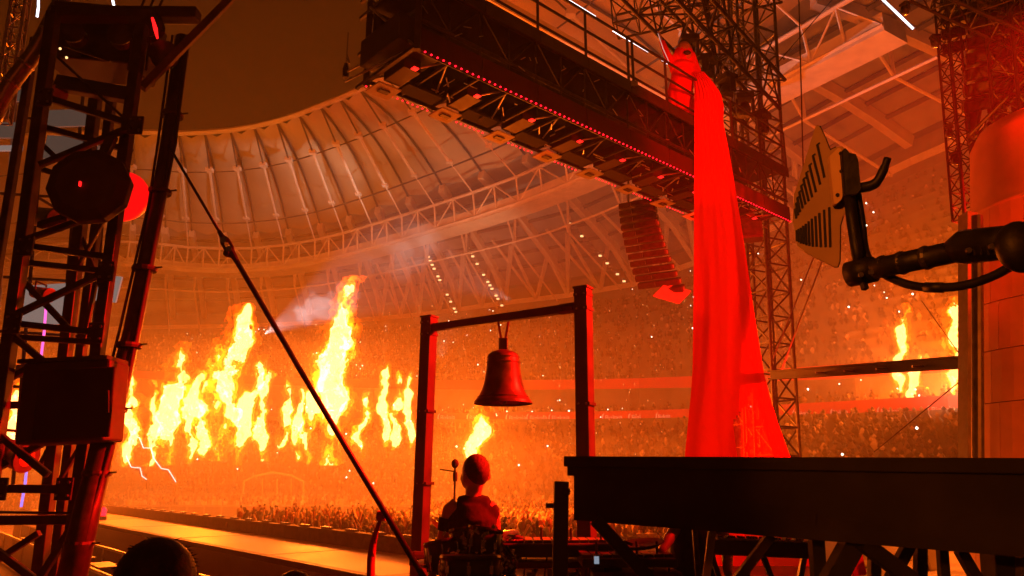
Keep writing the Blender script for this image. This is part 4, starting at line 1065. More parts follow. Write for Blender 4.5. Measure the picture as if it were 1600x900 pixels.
# mic stand
c = at(711, 728, 7.0)
t = T('microphone_stand', 'microphone on a thin straight stand left of the drummer head', 'microphone', V(c.x, 7.0, STZ))
MB().tube([V(c.x, 7, STZ + .02), c], .010, 8).build('pole', STEEL, t); MB().ball(c + DZ * .02, .035, 10, 8, (1, 1, 1.2)).build('microphone', RUBBER, t, smooth=True)
MB().lathe(at(711, 752, 7.0), [(.02, 0), (.022, .04), (.02, .08)], 10).build('clutch', BLACK, t); MB().lathe(V(c.x, 7, STZ), [(.16, 0), (.15, .02), (.02, .03)], 20).build('base', BLACK, t)
MB().tube([c - DZ * .05, c + V(-.14, .02, -.03)], .007, 6).build('arm', STEEL, t)

# ================================================================ PERCUSSION TABLES AND SECOND MUSICIAN
def table(x0, x1, y, Y, th, red, lab, dpt=0.5):
    a = at(x0, y, Y); b = at(x1, y, Y); t = T('keyboard_percussion', lab, 'percussion', V((a.x + b.x) / 2, Y, STZ))
    cx = (a.x + b.x) / 2; L_ = b.x - a.x; z = a.z
    MB().box((cx, Y, z - th / 2), (L_, dpt, th)).build('top_frame', BLACK, t, bevel=.01)
    n_ = int(L_ / .07)
    for j in range(n_): MB().box((a.x + (j + .5) * L_ / n_, Y, z + .012), (L_ / n_ - .012, dpt * (.8 - .3 * j / n_), .02)).build('bar', WOODM if not red else REDP, t)
    MB().box((cx + .05, Y - .05, z - th - .055), (L_ * .92, dpt * .8, .05)).build('lower_shelf', REDP, t, bevel=.008)
    for j in range(4): MB().tube([(a.x + .12 + j * (L_ - .24) / 3, Y - .1, z), (a.x + .12 + j * (L_ - .24) / 3, Y - .1, z + .11)], .009, 6).build('peg', STEEL, t)
    for sx in (.15, .85):
        for s in (-1, 1): MB().tube([(a.x + L_ * sx - s * .18, Y, z - th - .08), (a.x + L_ * sx + s * .22, Y, STZ)], .02, 6).build('leg', STEEL, t)
    for j in range(6): MB().tube(catmull([V(a.x + L_ * (j + .5) / 6, Y - .2, z - th), V(a.x + L_ * (j + .3) / 6, Y - .25, z - th - .25), V(a.x + L_ * (j + .9) / 6, Y - .2, z - th - .45), V(a.x + L_ * (j + .6) / 6, Y - .2, STZ + .05)], 8), .007, 5).build('cable', RUBBER, t)
    for j in range(5): MB().box((a.x + L_ * (j + .7) / 6, Y - .28, z - th - .12 - .03 * (j % 2)), (.07, .05, .09)).build('clamp', GREYM, t)
table(776, 960, 846, 6.3, .10, False, 'long dark percussion table right of the drummer with upright pegs')
table(905, 1048, 868, 5.9, .06, True, 'red-lit percussion table below the black platform')
c = at(1003, 851, 5.8); t = T('shallow_dish', 'shallow dark oval dish on the red-lit percussion table', 'dish', c)
MB().lathe(c, [(.02, -.02), (.12, -.015), (.17, .01), (.165, .016), (.11, -.008), (.02, -.012)], 24, (-.12, -.1, 1), closed=False).build('bowl', STEEL, t, smooth=True)
MB().bar(at(974, 846, 5.8), at(988, 851, 5.8), .02, .02).build('handle', BLACK, t)
# small bright screen
c = at(932, 875, 5.5); t = T('tablet', 'small pale lit tablet clipped under the percussion table', 'tablet', c)
MB().box(c, (.042, .012, .06)).build('case', BLACK, t); MB().box(c - V(0, .008, 0), (.034, .004, .05)).build('screen', emis('screen_glow', (.5, .6, .75), .45), t)
# second musician, mostly hidden by the platform
c = at(1082, 860, 6.2); t = T('person', 'musician in black behind the platform, bare arm reaching to the dish', 'person', V(c.x, 6.2, STZ))
b = MB(); X0 = c.x
b.ball((X0, 6.2, STZ + 1.66), .11, 14, 10, (.85, 1, 1.2)); b.tube([(X0, 6.2, STZ + 1.42), (X0, 6.2, STZ + 1.6)], [.065, .058], 10)
b.tube([(X0, 6.2, STZ + .92), (X0, 6.2, STZ + 1.15), (X0, 6.2, STZ + 1.42)], [.15, .14, .13], 12)
e0 = at(1060, 818, 6.15); h0 = at(1032, 864, 5.9)
b.tube([(X0 - .12, 6.2, STZ + 1.42), V(X0 - .2, 6.2, STZ + 1.38), e0, lerp(e0, h0, .6), h0], [.08, .07, .055, .045, .034], 10)
b.tube([(X0 + .12, 6.2, STZ + 1.42), (X0 + .22, 6.2, STZ + 1.36), (X0 + .26, 6.15, STZ + 1.08), (X0 + .2, 5.95, STZ + .95)], [.08, .068, .05, .036], 10)
b.ball(h0 + V(-.02, 0, -.02), .04, 8, 6, (1, .8, .7))
for f_ in range(4): b.tube([h0 + V(-.03, (f_ - 1.5) * .018, -.02), h0 + V(-.075, (f_ - 1.5) * .019, -.035), h0 + V(-.09, (f_ - 1.5) * .018, -.065)], .0095, 6)
b.tube([h0 + V(-.01, -.03, -.02), h0 + V(-.05, -.05, -.05)], .011, 6)
for sx in (-1, 1): b.tube([(X0 + sx * .1, 6.2, STZ + .95), (X0 + sx * .1, 6.2, STZ + .5), (X0 + sx * .1, 6.2, STZ + .07), (X0 + sx * .1, 6.1, STZ + .05)], [.1, .07, .05, .04], 8)
remeshed(b, .016, 5).build('body', SKIN, t, smooth=True)
v = MB().tube([(X0, 6.2, STZ + .85), (X0, 6.2, STZ + 1.15), (X0, 6.2, STZ + 1.45)], [.19, .175, .15], 14); remeshed(v, .02, 3).build('vest', FABRIC, t, smooth=True)
v = MB()
for sx in (-1, 1): v.tube([(X0 + sx * .07, 6.2, STZ + .96), (X0 + sx * .1, 6.2, STZ + .5), (X0 + sx * .1, 6.2, STZ + .06)], [.14, .095, .08], 10)
remeshed(v, .02, 3).build('trousers', FABRIC, t, smooth=True)
MB().ball((X0, 6.19, STZ + 1.69), .115, 12, 8, (.85, 1, 1.1)).build('hair', HAIR, t, smooth=True)
# stage piano on X stand under the platform
a, b_ = at(1112, 852, 5.6), at(1262, 858, 5.4)
t = T('stage_piano', 'brown stage piano on crossed legs under the black platform', 'keyboard', V((a.x + b_.x) / 2, 5.5, STZ))
MB().bar(a, b_, .32, .10).build('case', WOODM, t, bevel=.01)
d_ = (b_ - a); nk = 30
for j in range(nk):
    p = a + d_ * ((j + .5) / nk) + V(0, -.1, .056); MB().box(p, (d_.length / nk - .004, .13, .012)).build('white_key', PALE, t)
    if j % 7 not in (2, 6): MB().box(p + V(d_.length / nk / 2, .02, .012), (.012, .08, .014)).build('black_key', BLACK, t)
for f_ in (.2, .75):
    p = a + d_ * f_
    for s in (-1, 1): MB().bar(p + V(s * .14, 0, -.06), V(p.x - s * .2, p.y, STZ), .035).build('leg', STEEL, t)

# ================================================================ BLACK PLATFORM
t = T('stage_riser', 'long black raised platform with a deep front board across the lower right', 'platform', V(2.2, 4.6, STZ))
TL, TR = at(886, 713, 5.2), at(1640, 716, 3.7); BL, BR = at(886, 812, 5.2), at(1640, 874, 3.7)
back = Vector((0.45, 1.0, 0)) * 1.1
def face(u, vv): return lerp(lerp(TL, TR, u), lerp(BL, BR, u), vv)
for j in range(1):
    u0, u1 = .02, 1.0
    MB().prism([face(u0, .16), face(u1, .16), face(u1, 1), face(u0, 1)], back.normalized() * .04).build('front_board', BLACKM, t)
MB().prism([face(-.005, 0), face(1, 0), face(1, .165), face(-.005, .165)], back.normalized() * -.035).build('edge_lip', BLACKM, t, bevel=.006)
MB().prism([face(0.0, .02), face(1, .02), face(1, .02) + back, face(0.0, .02) + back], (0, 0, -.12)).build('deck', BLACKM, t)
MB().bar(face(.015, .2) + back * .1, face(.015, .2) + back * .1 - DZ * .2, .05).build('bracket', STEEL, t)
def leg(a, b, wpx, Y, m=BLACKM, nm='leg'):
    k = mpp(860, Y); return MB().bar(at(*a, Y), at(*b, Y), wpx * k, wpx * k).build(nm, m, t, bevel=.005)
leg((877, 752), (874, 930), 23, 5.0, BLACK); MB().tube([at(853, 790, 5.0), at(882, 790, 5.0)], .016, 8).build('peg', STEEL, t)
MB().lathe(at(884, 768, 4.98), [(.02, 0), (.03, .03), (.02, .05)], 10, (0, -1, 0)).build('knob', BLACK, t)
leg((930, 812), (1024, 915), 20, 5.0, nm='brace'); leg((1205, 836), (1145, 915), 14, 4.6, WOODM, 'brace'); leg((1275, 840), (1280, 915), 20, 4.5)
leg((1334, 845), (1296, 915), 30, 4.3); leg((1348, 848), (1432, 912), 24, 4.2, nm='brace'); leg((1420, 852), (1392, 905), 17, 4.4, nm='brace'); leg((1366, 850), (1366, 915), 16, 5.0, WOODM)
leg((1438, 856), (1438, 915), 16, 4.7); leg((1472, 858), (1476, 915), 14, 4.3); leg((1500, 860), (1532, 915), 16, 4.1, nm='brace'); leg((1562, 866), (1566, 915), 40, 4.1); leg((1598, 866), (1600, 915), 16, 4.0, WOODM)
leg((1085, 822), (1092, 915), 8, 5.4, STEEL)
o = MB().bar(at(1113, 826, 5.2), at(1102, 915, 5.2), .05, .03).build('lit_pole', PALE, bevel=.004); tag(o, 'slim pale pole glowing orange under the platform', 'pole')
for x, y, Y, w_, h_, m, lab in ((1330, 868, 6.5, .12, .3, SILK, 'bundle of red cloth beneath the platform'), (1395, 872, 6.8, .9, .06, PALE, 'pale plank beneath the platform'), (1450, 868, 6.0, .14, .2, PALE, 'small pale board propped behind the platform legs'), (1345, 866, 7.2, .28, .22, GREYM, 'grey case beneath the platform')):
    o = MB().box(at(x, y, Y), (w_, .2, h_), Matrix.Rotation(-.12, 3, 'Y')).build('stage_item', m, bevel=.02); tag(o, lab, 'stage item')

# ================================================================ FOREGROUND HEADS
def onlooker(x, ytop, wpx, Y, lab, ear=True, yaw=0.4):
    k = mpp(880, Y); c0 = at(x, ytop, Y); r_ = wpx * k / 2; c = c0 - DZ * r_ * 1.12
    t = T('person', lab, 'person', V(c.x, Y, STZ)); b = MB(); q = Matrix.Rotation(yaw, 3, 'Z')
    b.ball(c, r_, 24, 16, (.93, 1.12, 1.12), q); b.tube([c - DZ * r_ * 2.2, c - DZ * r_ * .5], [r_ * .62, r_ * .58], 14)
    b.ball(c - DZ * r_ * .5 + q @ V(0, r_ * .5, 0), r_ * .6, 12, 8)
    zs = c.z - r_ * 2.5
    b.tube([(c.x, Y, STZ + .8), (c.x, Y, STZ + 1.0), (c.x, Y, zs)], [.16, .16, .13], 14)
    for s in (-1, 1):
        b.tube([V(c.x, Y, zs - .05) + q @ V(s * .06, 0, 0), V(c.x, Y, zs - .05) + q @ V(s * .2, 0, 0), V(c.x, Y, zs - .35) + q @ V(s * .25, .02, 0), V(c.x, Y, zs - .6) + q @ V(s * .2, .15, 0)], [.08, .07, .05, .035], 10)
        b.tube([V(c.x, Y, STZ + .85) + q @ V(s * .09, 0, 0), V(c.x, Y, STZ + .04) + q @ V(s * .1, 0, 0)], [.1, .05], 10)
        b.ball(c + q @ V(s * r_ * .96, .01, -r_ * .12), r_ * .26, 10, 8, (.4, .75, 1.15))
    remeshed(b, .012, 3).build('body', SKIN, t, smooth=True)
    v = MB().tube([(c.x, Y, STZ + .78), (c.x, Y, STZ + 1.0), (c.x, Y, zs + .01)], [.18, .18, .14], 14)
    for s in (-1, 1): v.tube([V(c.x, Y, zs - .05) + q @ V(s * .06, 0, 0), V(c.x, Y, zs - .05) + q @ V(s * .2, 0, 0), V(c.x, Y, zs - .3) + q @ V(s * .24, .02, 0)], [.1, .085, .07], 10)
    remeshed(v, .02, 3).build('shirt', FABRIC, t, smooth=True)
    v = MB().ball(c + DZ * r_ * .05 - q @ V(0, r_ * .12, 0), r_ * 1.06, 26, 18, (.95, 1.08, 1.08), q)
    rnd = random.Random(int(x))
    for j in range(1500):                               # short tufts lying close
        a = rnd.uniform(0, 6.28); e = rnd.uniform(.0, 1.5); d_ = V(math.cos(a) * math.cos(e) * .95, math.sin(a) * math.cos(e) * 1.08, math.sin(e) * 1.08); d_ = q @ d_
        p = c + DZ * r_ * .05 + d_ * r_ * .99; tg = V(rnd.uniform(-1, 1), rnd.uniform(-1, 1), rnd.uniform(-1.2, .2)); v.tube([p, p + (d_ * .35 + tg) * r_ * .06, p + (d_ * .45 + tg * 1.6) * r_ * rnd.uniform(.06, .13)], [r_ * .03, r_ * .022, r_ * .004], 3, False)
    v.build('hair', HAIR, t, smooth=True)
    return c, r_, q, t
onlooker(249, 843, 122, 1.75, 'dark-haired onlooker, back of the head only, at the bottom left edge')
onlooker(461, 893, 64, 2.9, 'second onlooker, only the crown of the hair at the bottom edge', yaw=0.1)

# ================================================================ BRIDGE
BZ = 9.85; BH = 1.5; BW = 1.53
bd = Vector((.737, .676, 0)); bn = Vector((-.676, .737, 0))            # along the bridge / away from us
N0 = atz(1080, 277, BZ); NL = atz(652, 78, BZ); NRt = atz(1236, 348, BZ)
bd = (NRt - NL); bd.z = 0; BL_ = bd.length; bd.normalize(); bn = Vector((-bd.y, bd.x, 0))
br = T('footbridge', 'overhead truss footbridge with red LED edges and railing, performer standing on it', 'bridge', V(NL.x, NL.y, BZ))
def B(s, wdt, z): return V(NL.x, NL.y, 0) + bd * s + bn * wdt + DZ * z
nb = 9; bay = BL_ / nb
ZT = BZ + BH
def bb(name, a, b, w_, h_, m): return MB().bar(a, b, w_, h_).build(name, m, br)
# chords
for wdt in (0.06, BW - .06):
    for z in (BZ + .06, BZ + .62, ZT - .12): MB().tube([B(0, wdt, z), B(BL_, wdt, z)], .04, 8).build('chord', STEEL, br)
for i in range(nb):
    s0 = i * bay
    # fascia strip over the upper LED line
    MB().prism([B(s0 + .01, 0, BZ + .05), B(s0 + bay - .01, 0, BZ + .05), B(s0 + bay - .01, 0, BZ + .44), B(s0 + .01, 0, BZ + .44)], bn * .02).build('fascia_panel', mat('dark_red_fascia', (.05, .004, .004), .55), br)
    MB().prism([B(s0 + .008, -.06, ZT - .05), B(s0 + bay - .008, -.06, ZT - .05), B(s0 + bay - .008, BW, ZT - .05), B(s0 + .008, BW, ZT - .05)], DZ * .05).build('deck_plank', BLACK, br)
    MB().prism([B(s0 + .01, -.08, ZT - .22), B(s0 + bay - .01, -.08, ZT - .22), B(s0 + bay - .01, -.08, ZT + .04), B(s0 + .01, -.08, ZT + .04)], bn * .03).build('edge_board', BLACK, br)
    for j in range(2):
        sa, sb = s0 + bay * j / 2, s0 + bay * (j + 1) / 2
        for wdt in (0.06, BW - .06):
            MB().tube([B(sa, wdt, BZ + .62), B(sb, wdt, ZT - .12)] if j else [B(sb, wdt, BZ + .62), B(sa, wdt, ZT - .12)], .018, 6).build('web_brace', STEEL, br)
            MB().tube([B(sa, wdt, BZ + .06), B(sa, wdt, ZT - .12)], .018, 6).build('web_post', STEEL, br)
        # underside lacing
        MB().tube([B(sa, .08, BZ + .06), B(sa, BW - .08, BZ + .06)], .03, 6).build('cross_tie', BLACK, br)
        MB().tube([B(sa, .08, BZ + .1), B(sb, BW - .08, BZ + .1)] if j else [B(sa, BW - .08, BZ + .1), B(sb, .08, BZ + .1)], .016, 6).build('under_brace', ALU, br)
    # underside equipment: lamp box with a red window, base plate on the far edge, black tray, small fittings
    sc_ = s0 + .28
    MB().box(B(sc_, BW * .55, BZ + .16), (.34, .62, .34), Matrix.Rotation(math.atan2(bd.y, bd.x), 3, 'Z')).build('lamp_box', mat('dark_red_fascia', (.05, .004, .004), .55), br, bevel=.01)
    MB().box(B(sc_, BW * .30, BZ - .02), (.10, .10, .02), Matrix.Rotation(math.atan2(bd.y, bd.x), 3, 'Z')).build('lamp_window', LEDR2, br)
    pl = MB().box(B(sc_, BW - .12, BZ - .03), (.46, .44, .025), Matrix.Rotation(math.atan2(bd.y, bd.x), 3, 'Z')).build('base_plate', PALE, br)
    MB().box(B(sc_, BW - .12, BZ - .05), (.2, .12, .02), Matrix.Rotation(math.atan2(bd.y, bd.x), 3, 'Z')).build('slot', BLACK, pl)
    MB().box(B(s0 + bay * .64, BW * .74, BZ + .02), (bay * .55, .34, .05), Matrix.Rotation(math.atan2(bd.y, bd.x), 3, 'Z')).build('tray', BLACKM, br)
    rnd = random.Random(i)
    for j in range(9):
        a = B(s0 + rnd.uniform(.5, bay), rnd.uniform(.15, BW - .3), BZ + rnd.uniform(-.02, .1)); dr = rnd.choice((bd, bn, (bd + bn).normalized()))
        MB().tube([a, a + dr * rnd.uniform(.06, .35)], rnd.uniform(.008, .016), 5).build('fitting', ALU, br)
    for j in range(4):
        a = B(s0 + rnd.uniform(0, bay), -.02, BZ + rnd.uniform(.5, 1.2)); MB().tube([a, a + DZ * rnd.uniform(-.12, .12) + bd * rnd.uniform(-.2, .2)], .01, 5).build('fitting', ALU, br)
    MB().prism([B(s0 + .005, BW - .14, BZ + .3), B(s0 + bay - .005, BW - .14, BZ + .3), B(s0 + bay - .005, BW - .14, ZT - .06), B(s0 + .005, BW - .14, ZT - .06)], bn * .02).build('backing_panel', BLACKM, br)
# LED lines
def leds(s0, s1, wdt, z, step, r_, name):
    m = MB(); s = s0
    while s < s1:
        p = B(s, wdt, z); m.add([p + V(*q) * r_ for q in octv], octf); s += step
    tag(m.build(name, LEDR, br), kind='stuff')
leds(.02, BL_, -.01, BZ + .02, .125, .020, 'led_line')
for i in range(nb):
    leds(i * bay + .55, (i + 1) * bay + .02, BW + .01, BZ + .01, .11, .017, 'led_line')
leds(.0, .02 + .05, BW, BZ, .1, .02, 'led_line')
# railing
zr = ZT
npost = 9
for i in range(npost + 1):
    s = BL_ - i * (BL_ / npost) - .02
    MB().bar(B(s, -.03, ZT - .1), B(s, -.03, zr + 1.1), .05).build('rail_post', BLACK, br)
    MB().bar(B(s, BW - .02, ZT - .05), B(s, BW - .02, zr + 1.1), .05).build('rail_post', BLACK, br)
    if i == 5: MB().bar(B(s + .16, -.03, ZT - .1), B(s + .16, -.03, zr + 1.1), .05).build('rail_post', BLACK, br); MB().box(B(s + .08, -.07, ZT - .02), (.2, .12, .12)).build('bracket', GREYM, br)
for hgt, r_ in ((1.1, .03), (.66, .028), (.2, .026)):
    MB().tube([B(-2.5, -.03, zr + hgt), B(BL_, -.03, zr + hgt)], r_, 8).build('rail', BLACK, br)
    MB().tube([B(-2.5, BW - .02, zr + hgt), B(BL_, BW - .02, zr + hgt)], r_, 8).build('rail', BLACK, br)
# near end: upright frame, brackets, lamp
MB().bar(B(0, 0, BZ), B(0, 0, ZT + .4), .1).build('end_post', BLACK, br); MB().bar(B(0, BW, BZ), B(0, BW, ZT + .3), .1).build('end_post', BLACK, br)
for z in (BZ + .05, BZ + .7, ZT - .05, ZT + .3): MB().bar(B(-.04, 0, z), B(-.04, BW + .25, z), .06).build('end_rail', STEEL, br)
MB().tube([B(-.06, .05, BZ + .1), B(-.06, BW - .1, ZT)], .025, 6).build('end_brace', ALU, br)
for z in (BZ + .12, BZ + .3): MB().tube([B(-.02, BW * .25, z), B(-.25, BW + .3, z)], .02, 6).build('outrigger', ALU, br)
MB().box(B(.2, BW * .5, BZ + .45), (.9, 1.2, .5), Matrix.Rotation(math.atan2(bd.y, bd.x), 3, 'Z')).build('end_cabinet', BLACK, br, bevel=.02)
c = B(-.25, BW + .3, BZ + .5); t = T('hanging_lamp', 'small lamp hanging at the near end of the footbridge', 'lamp', c - DZ * .4)
MB().tube([c + DZ * .6, c], .012, 6).build('chain', CHROME, t); MB().lathe(c - DZ * .3, [(.05, 0), (.06, .15), (.03, .28)], 10).build('lamp_body', STEEL, t); MB().tube([c - DZ * .02 + V(.05, 0, 0), c + DZ * .15], .02, 6).build('hook', CHROME, t)

# ================================================================ PERFORMER IN RED
def pix(p):
    q = p - V(0, 0, CAM_Z); d_ = q.y * CP + q.z * SP; return 800 + F * q.x / d_
ss = min((i * .02 for i in range(int(BL_ / .02))), key=lambda q: abs(pix(B(q, .42, ZT + .8)) - 1065))
base = B(ss, .42, ZT); PY = base.y
t = T('person', 'performer in a hooded red robe on the footbridge with one arm raised', 'person', base)
def pp(x, y, d=0): return at(x, y, PY + d)
k = mpp(100, PY)
b = MB()
b.ball(pp(1068, 82), 15 * k, 18, 12, (.92, 1.05, 1.18)); b.ball(pp(1074, 86, -.1), 7 * k, 10, 8)
b.tube([pp(1067, 104), pp(1067, 90)], [.065, .06], 10)
b.tube([V(base.x, base.y, ZT + .9), pp(1066, 140), pp(1067, 120), pp(1068, 104)], [.16, .15, .17, .11], 12)
b.tube([pp(1060, 106), pp(1053, 104), pp(1042, 84), pp(1033, 62), pp(1030, 54)], [.075, .066, .052, .042, .034], 10)
b.tube([pp(1076, 106), pp(1086, 112, -.1), pp(1104, 128, -.3), pp(1118, 142, -.5)], [.075, .068, .052, .036], 10)
h0 = pp(1030, 54)
for f_ in range(4): b.tube([h0, h0 + V(-.03 + f_ * .018, 0, .06), h0 + V(-.06 + f_ * .022, -.01, .11 - .01 * abs(f_ - 1.5))], .011, 6)
b.tube([h0, h0 + V(.05, 0, .03)], .012, 6)
for sx in (-1, 1): b.tube([V(base.x + sx * .09, base.y, ZT + .95), V(base.x + sx * .1, base.y, ZT + .5), V(base.x + sx * .1, base.y, ZT + .05), V(base.x + sx * .1, base.y - .1, ZT + .04)], [.1, .07, .05, .04], 8)
h1 = pp(1118, 142, -.5)
for f_ in range(5): b.tube([h1, h1 + V(.03, -.02, (f_ - 2) * .018), h1 + V(.05, -.03, (f_ - 2) * .018 - .04)], .011, 6)
remeshed(b, .02, 4).build('body', SKIN, t, smooth=True)
rb = MB(); zz = ZT + .02
bx = base - V(0.03, 0, 0)
rb.tube([V(bx.x, bx.y, zz), V(bx.x, bx.y, zz + .5), V(bx.x, bx.y, zz + .9), pp(1065, 132), pp(1066, 114), pp(1067, 102)], [.37, .34, .31, .29, .26, .17], 18)
rb.tube([pp(1060, 110), pp(1053, 106), pp(1042, 84), pp(1034, 64)], [.12, .11, .09, .075], 10)
rb.tube([pp(1074, 108), pp(1086, 114, -.1), pp(1104, 128, -.3), pp(1114, 138, -.46)], [.14, .13, .11, .09], 10)
rb.ball(pp(1068, 83), 15 * k, 16, 12, (.95, 1.05, 1.12)); rb.tube([pp(1080, 84), pp(1084, 98), pp(1090, 112, -.1)], [.10, .11, .10], 8); rb.tube([pp(1058, 84), pp(1055, 98), pp(1052, 112)], [.10, .11, .10], 8); rb.ball(pp(1066, 106), 19 * k, 12, 8, (1.05, .8, .62))
rbm = remeshed(rb, .025, 5)
for i_, v in enumerate(rbm.v):                        # pleats
    a = math.atan2(v[1] - base.y, v[0] - base.x); rr = 1 + .075 * math.sin(a * 11 + 1.5 * math.sin(v[2] * 2)) * max(0, min(1, (ZT + 1.2 - v[2])))
    rbm.v[i_] = (base.x + (v[0] - base.x) * rr, base.y + (v[1] - base.y) * rr, v[2])
rbm.build('robe', SILK, t, smooth=True)
MB().ball(pp(1074, 82, -.25), 4.6 * k, 12, 8, (1.25, .6, .85)).build('dark_goggles', BLACK, t, smooth=True)
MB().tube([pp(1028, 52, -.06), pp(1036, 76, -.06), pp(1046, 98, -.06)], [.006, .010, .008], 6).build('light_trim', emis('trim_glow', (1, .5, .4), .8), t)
# cape behind the rail
# ---- silk train
tl = T('silk_train', 'long bright red silk train falling from the footbridge to the stage', 'silk', V(5.2, 14.6, STZ))
ys = [112, 125, 145, 165, 190, 235, 300, 400, 500, 580, 620, 660, 712, 770, 830, 888]
le = [1078, 1084, 1085, 1085, 1085, 1085, 1084.5, 1084, 1083, 1082, 1079, 1075, 1070, 1064, 1060, 1058]
re = [1100, 1112, 1126, 1131, 1130, 1139, 1150, 1166, 1180, 1193, 1203, 1215, 1234, 1252, 1266, 1276]
NU, NV = 110, 130; vs = []; fs = []
shy = None
SY = PY - .75
for j in range(NV + 1):
    y = ys[0] + (ys[-1] - ys[0]) * j / NV; L0 = np.interp(y, ys, le); R0 = np.interp(y, ys, re)
    sp_ = min(1, max(0, (y - 130) / 300))
    for i in range(NU + 1):
        u = i / NU
        uw = u + .05 * math.sin(y * .008 + 2) * math.sin(u * 3.1) + .02 * math.sin(y * .021 + u * 5)
        fold = sp_ * (.05 * math.sin(uw * 9.3 + .8) + .035 * math.sin(uw * 17.7 + 1.3 + .5 * math.sin(y * .011)) * (.4 + .6 * math.sin(y * .006 + u * 2) ** 2) + .016 * math.sin(uw * 37 + 2.1) * max(0, math.sin(y * .013 + u * 7))) + .012 * math.sin(uw * 47 + y * .006) * (1 - .7 * sp_) + .03 * math.sin(y * .016 + u * 4) * sp_
        top_ = max(0, 1 - (y - 112) / 60) * .55 * (1 - u) ** 1.2
        if y > 870: fold += .0
        vs.append(at(L0 + (R0 - L0) * u, y, SY + fold + top_ + .1 * math.sin(y * .004 + u)))
for j in range(NV):
    for i in range(NU):
        yv = ys[0] + (ys[-1] - ys[0]) * (j + .5) / NV; u = (i + .5) / NU
        sheer = yv > 596 and u > .50 + max(0, (660 - yv)) / 170 and u < .80 + (yv - 596) * .0004
        fs.append(((j * (NU + 1) + i, j * (NU + 1) + i + 1, (j + 1) * (NU + 1) + i + 1, (j + 1) * (NU + 1) + i), sheer))
for nm, mt, sel in (('opaque_cloth', SILK, False), ('sheer_panel', SHEER, True)):
    m = MB(); m.v = list(map(tuple, vs)); m.f = [f for f, s_ in fs if s_ == sel]
    o = m.build(nm, mt, tl, smooth=True)
    bm = bmesh.new(); bm.from_mesh(o.data); bmesh.ops.delete(bm, geom=[q for q in bm.verts if not q.link_faces], context='VERTS'); bm.to_mesh(o.data); bm.free()

# ================================================================ PA TOWER, OVERHEAD TRUSSES, LINE ARRAYS
truss_thing('lattice_tower', 'tall slim lattice tower standing behind the red silk', 'tower', at(1222, 850, 22), at(1178, -40, 22), .85, .8, .055, .028, GREYM, side=(1, .4, 0))
truss_thing('lattice_tower', 'second lattice tower leg just left of the slim tower behind the silk', 'tower', at(1172, 850, 23), at(1138, -60, 23), .6, .7, .045, .024, GREYM, side=(1, .4, 0))
truss_thing('lighting_truss', 'heavy box truss slanting above the performer to its end by the lattice tower', 'truss', at(930, -120, 17.0), at(1196, 160, 21.5), 1.25, .9, .06, .03, STEEL)
truss_thing('lighting_truss', 'upper box truss crossing the lattice towers at the top edge', 'truss', at(960, 30, 26), at(1220, -30, 24), 1.1, .9, .05, .028, STEEL)
truss_thing('lighting_truss', 'short upright truss above the performer head', 'truss', at(1098, -30, 22), at(1120, 110, 22), .8, .7, .05, .025, STEEL, side=(1, .4, 0))
# moving heads under the slanting truss
def moving_head(p, lab, s=1.0, yaw=0.0):
    t = T('moving_head', lab, 'stage lamp', p, 'moving lamps on the trusses'); q = Matrix.Rotation(yaw, 3, 'Z')
    MB().box(p + DZ * .22 * s, (.36 * s, .3 * s, .12 * s), q).build('base', BLACK, t, bevel=.015)
    for x in (-.16, .16): MB().box(p + q @ V(x * s, 0, .02 * s), (.05 * s, .14 * s, .3 * s), q).build('yoke_arm', BLACK, t, bevel=.01)
    MB().lathe(p + V(0, 0, .1 * s), [(.08 * s, 0), (.13 * s, -.12 * s), (.14 * s, -.3 * s)], 16, (.1, -.1, 1)).build('head', BLACK, t, smooth=True)
    MB().lathe(p + V(-.03 * s, .03 * s, -.205 * s), [(.12 * s, 0), (.06 * s, -.012 * s)], 16, (.1, -.1, 1)).build('lens', CHROME, t)
labs = ['moving lamp on the slanting truss, nearest the top edge', 'second moving lamp down the slanting truss', 'third moving lamp down the slanting truss', 'fourth moving lamp down the slanting truss', 'moving lamp at the lower end of the slanting truss']
for j in range(5):
    p = lerp(at(930, -120, 17.0), at(1196, 160, 21.5), .5 + j * .115) - DZ * 1.0; moving_head(p, labs[j], 1.5, j)
# white LED bars on the roof edge behind the railing
for a, b, lab in (((880, -4), (930, 27), 'upper white LED bar behind the footbridge railing'), ((958, 47), (1014, 80), 'middle white LED bar behind the footbridge railing'), ((1034, 92), (1051, 103), 'short white LED bar beside the performer'), ((1376, -4), (1427, 45), 'white LED bar under the roof at the upper right')):
    Yb = 24 if a[0] < 1200 else 30
    t = T('led_bar', lab, 'LED bar', at(*b, Yb)); MB().tube([at(*a, Yb), at(*b, Yb)], .05, 6).build('tube', LEDW, t); MB().bar(at(*a, Yb) + V(0, .12, .06), at(*b, Yb) + V(0, .12, .06), .12, .1).build('housing', BLACK, t)
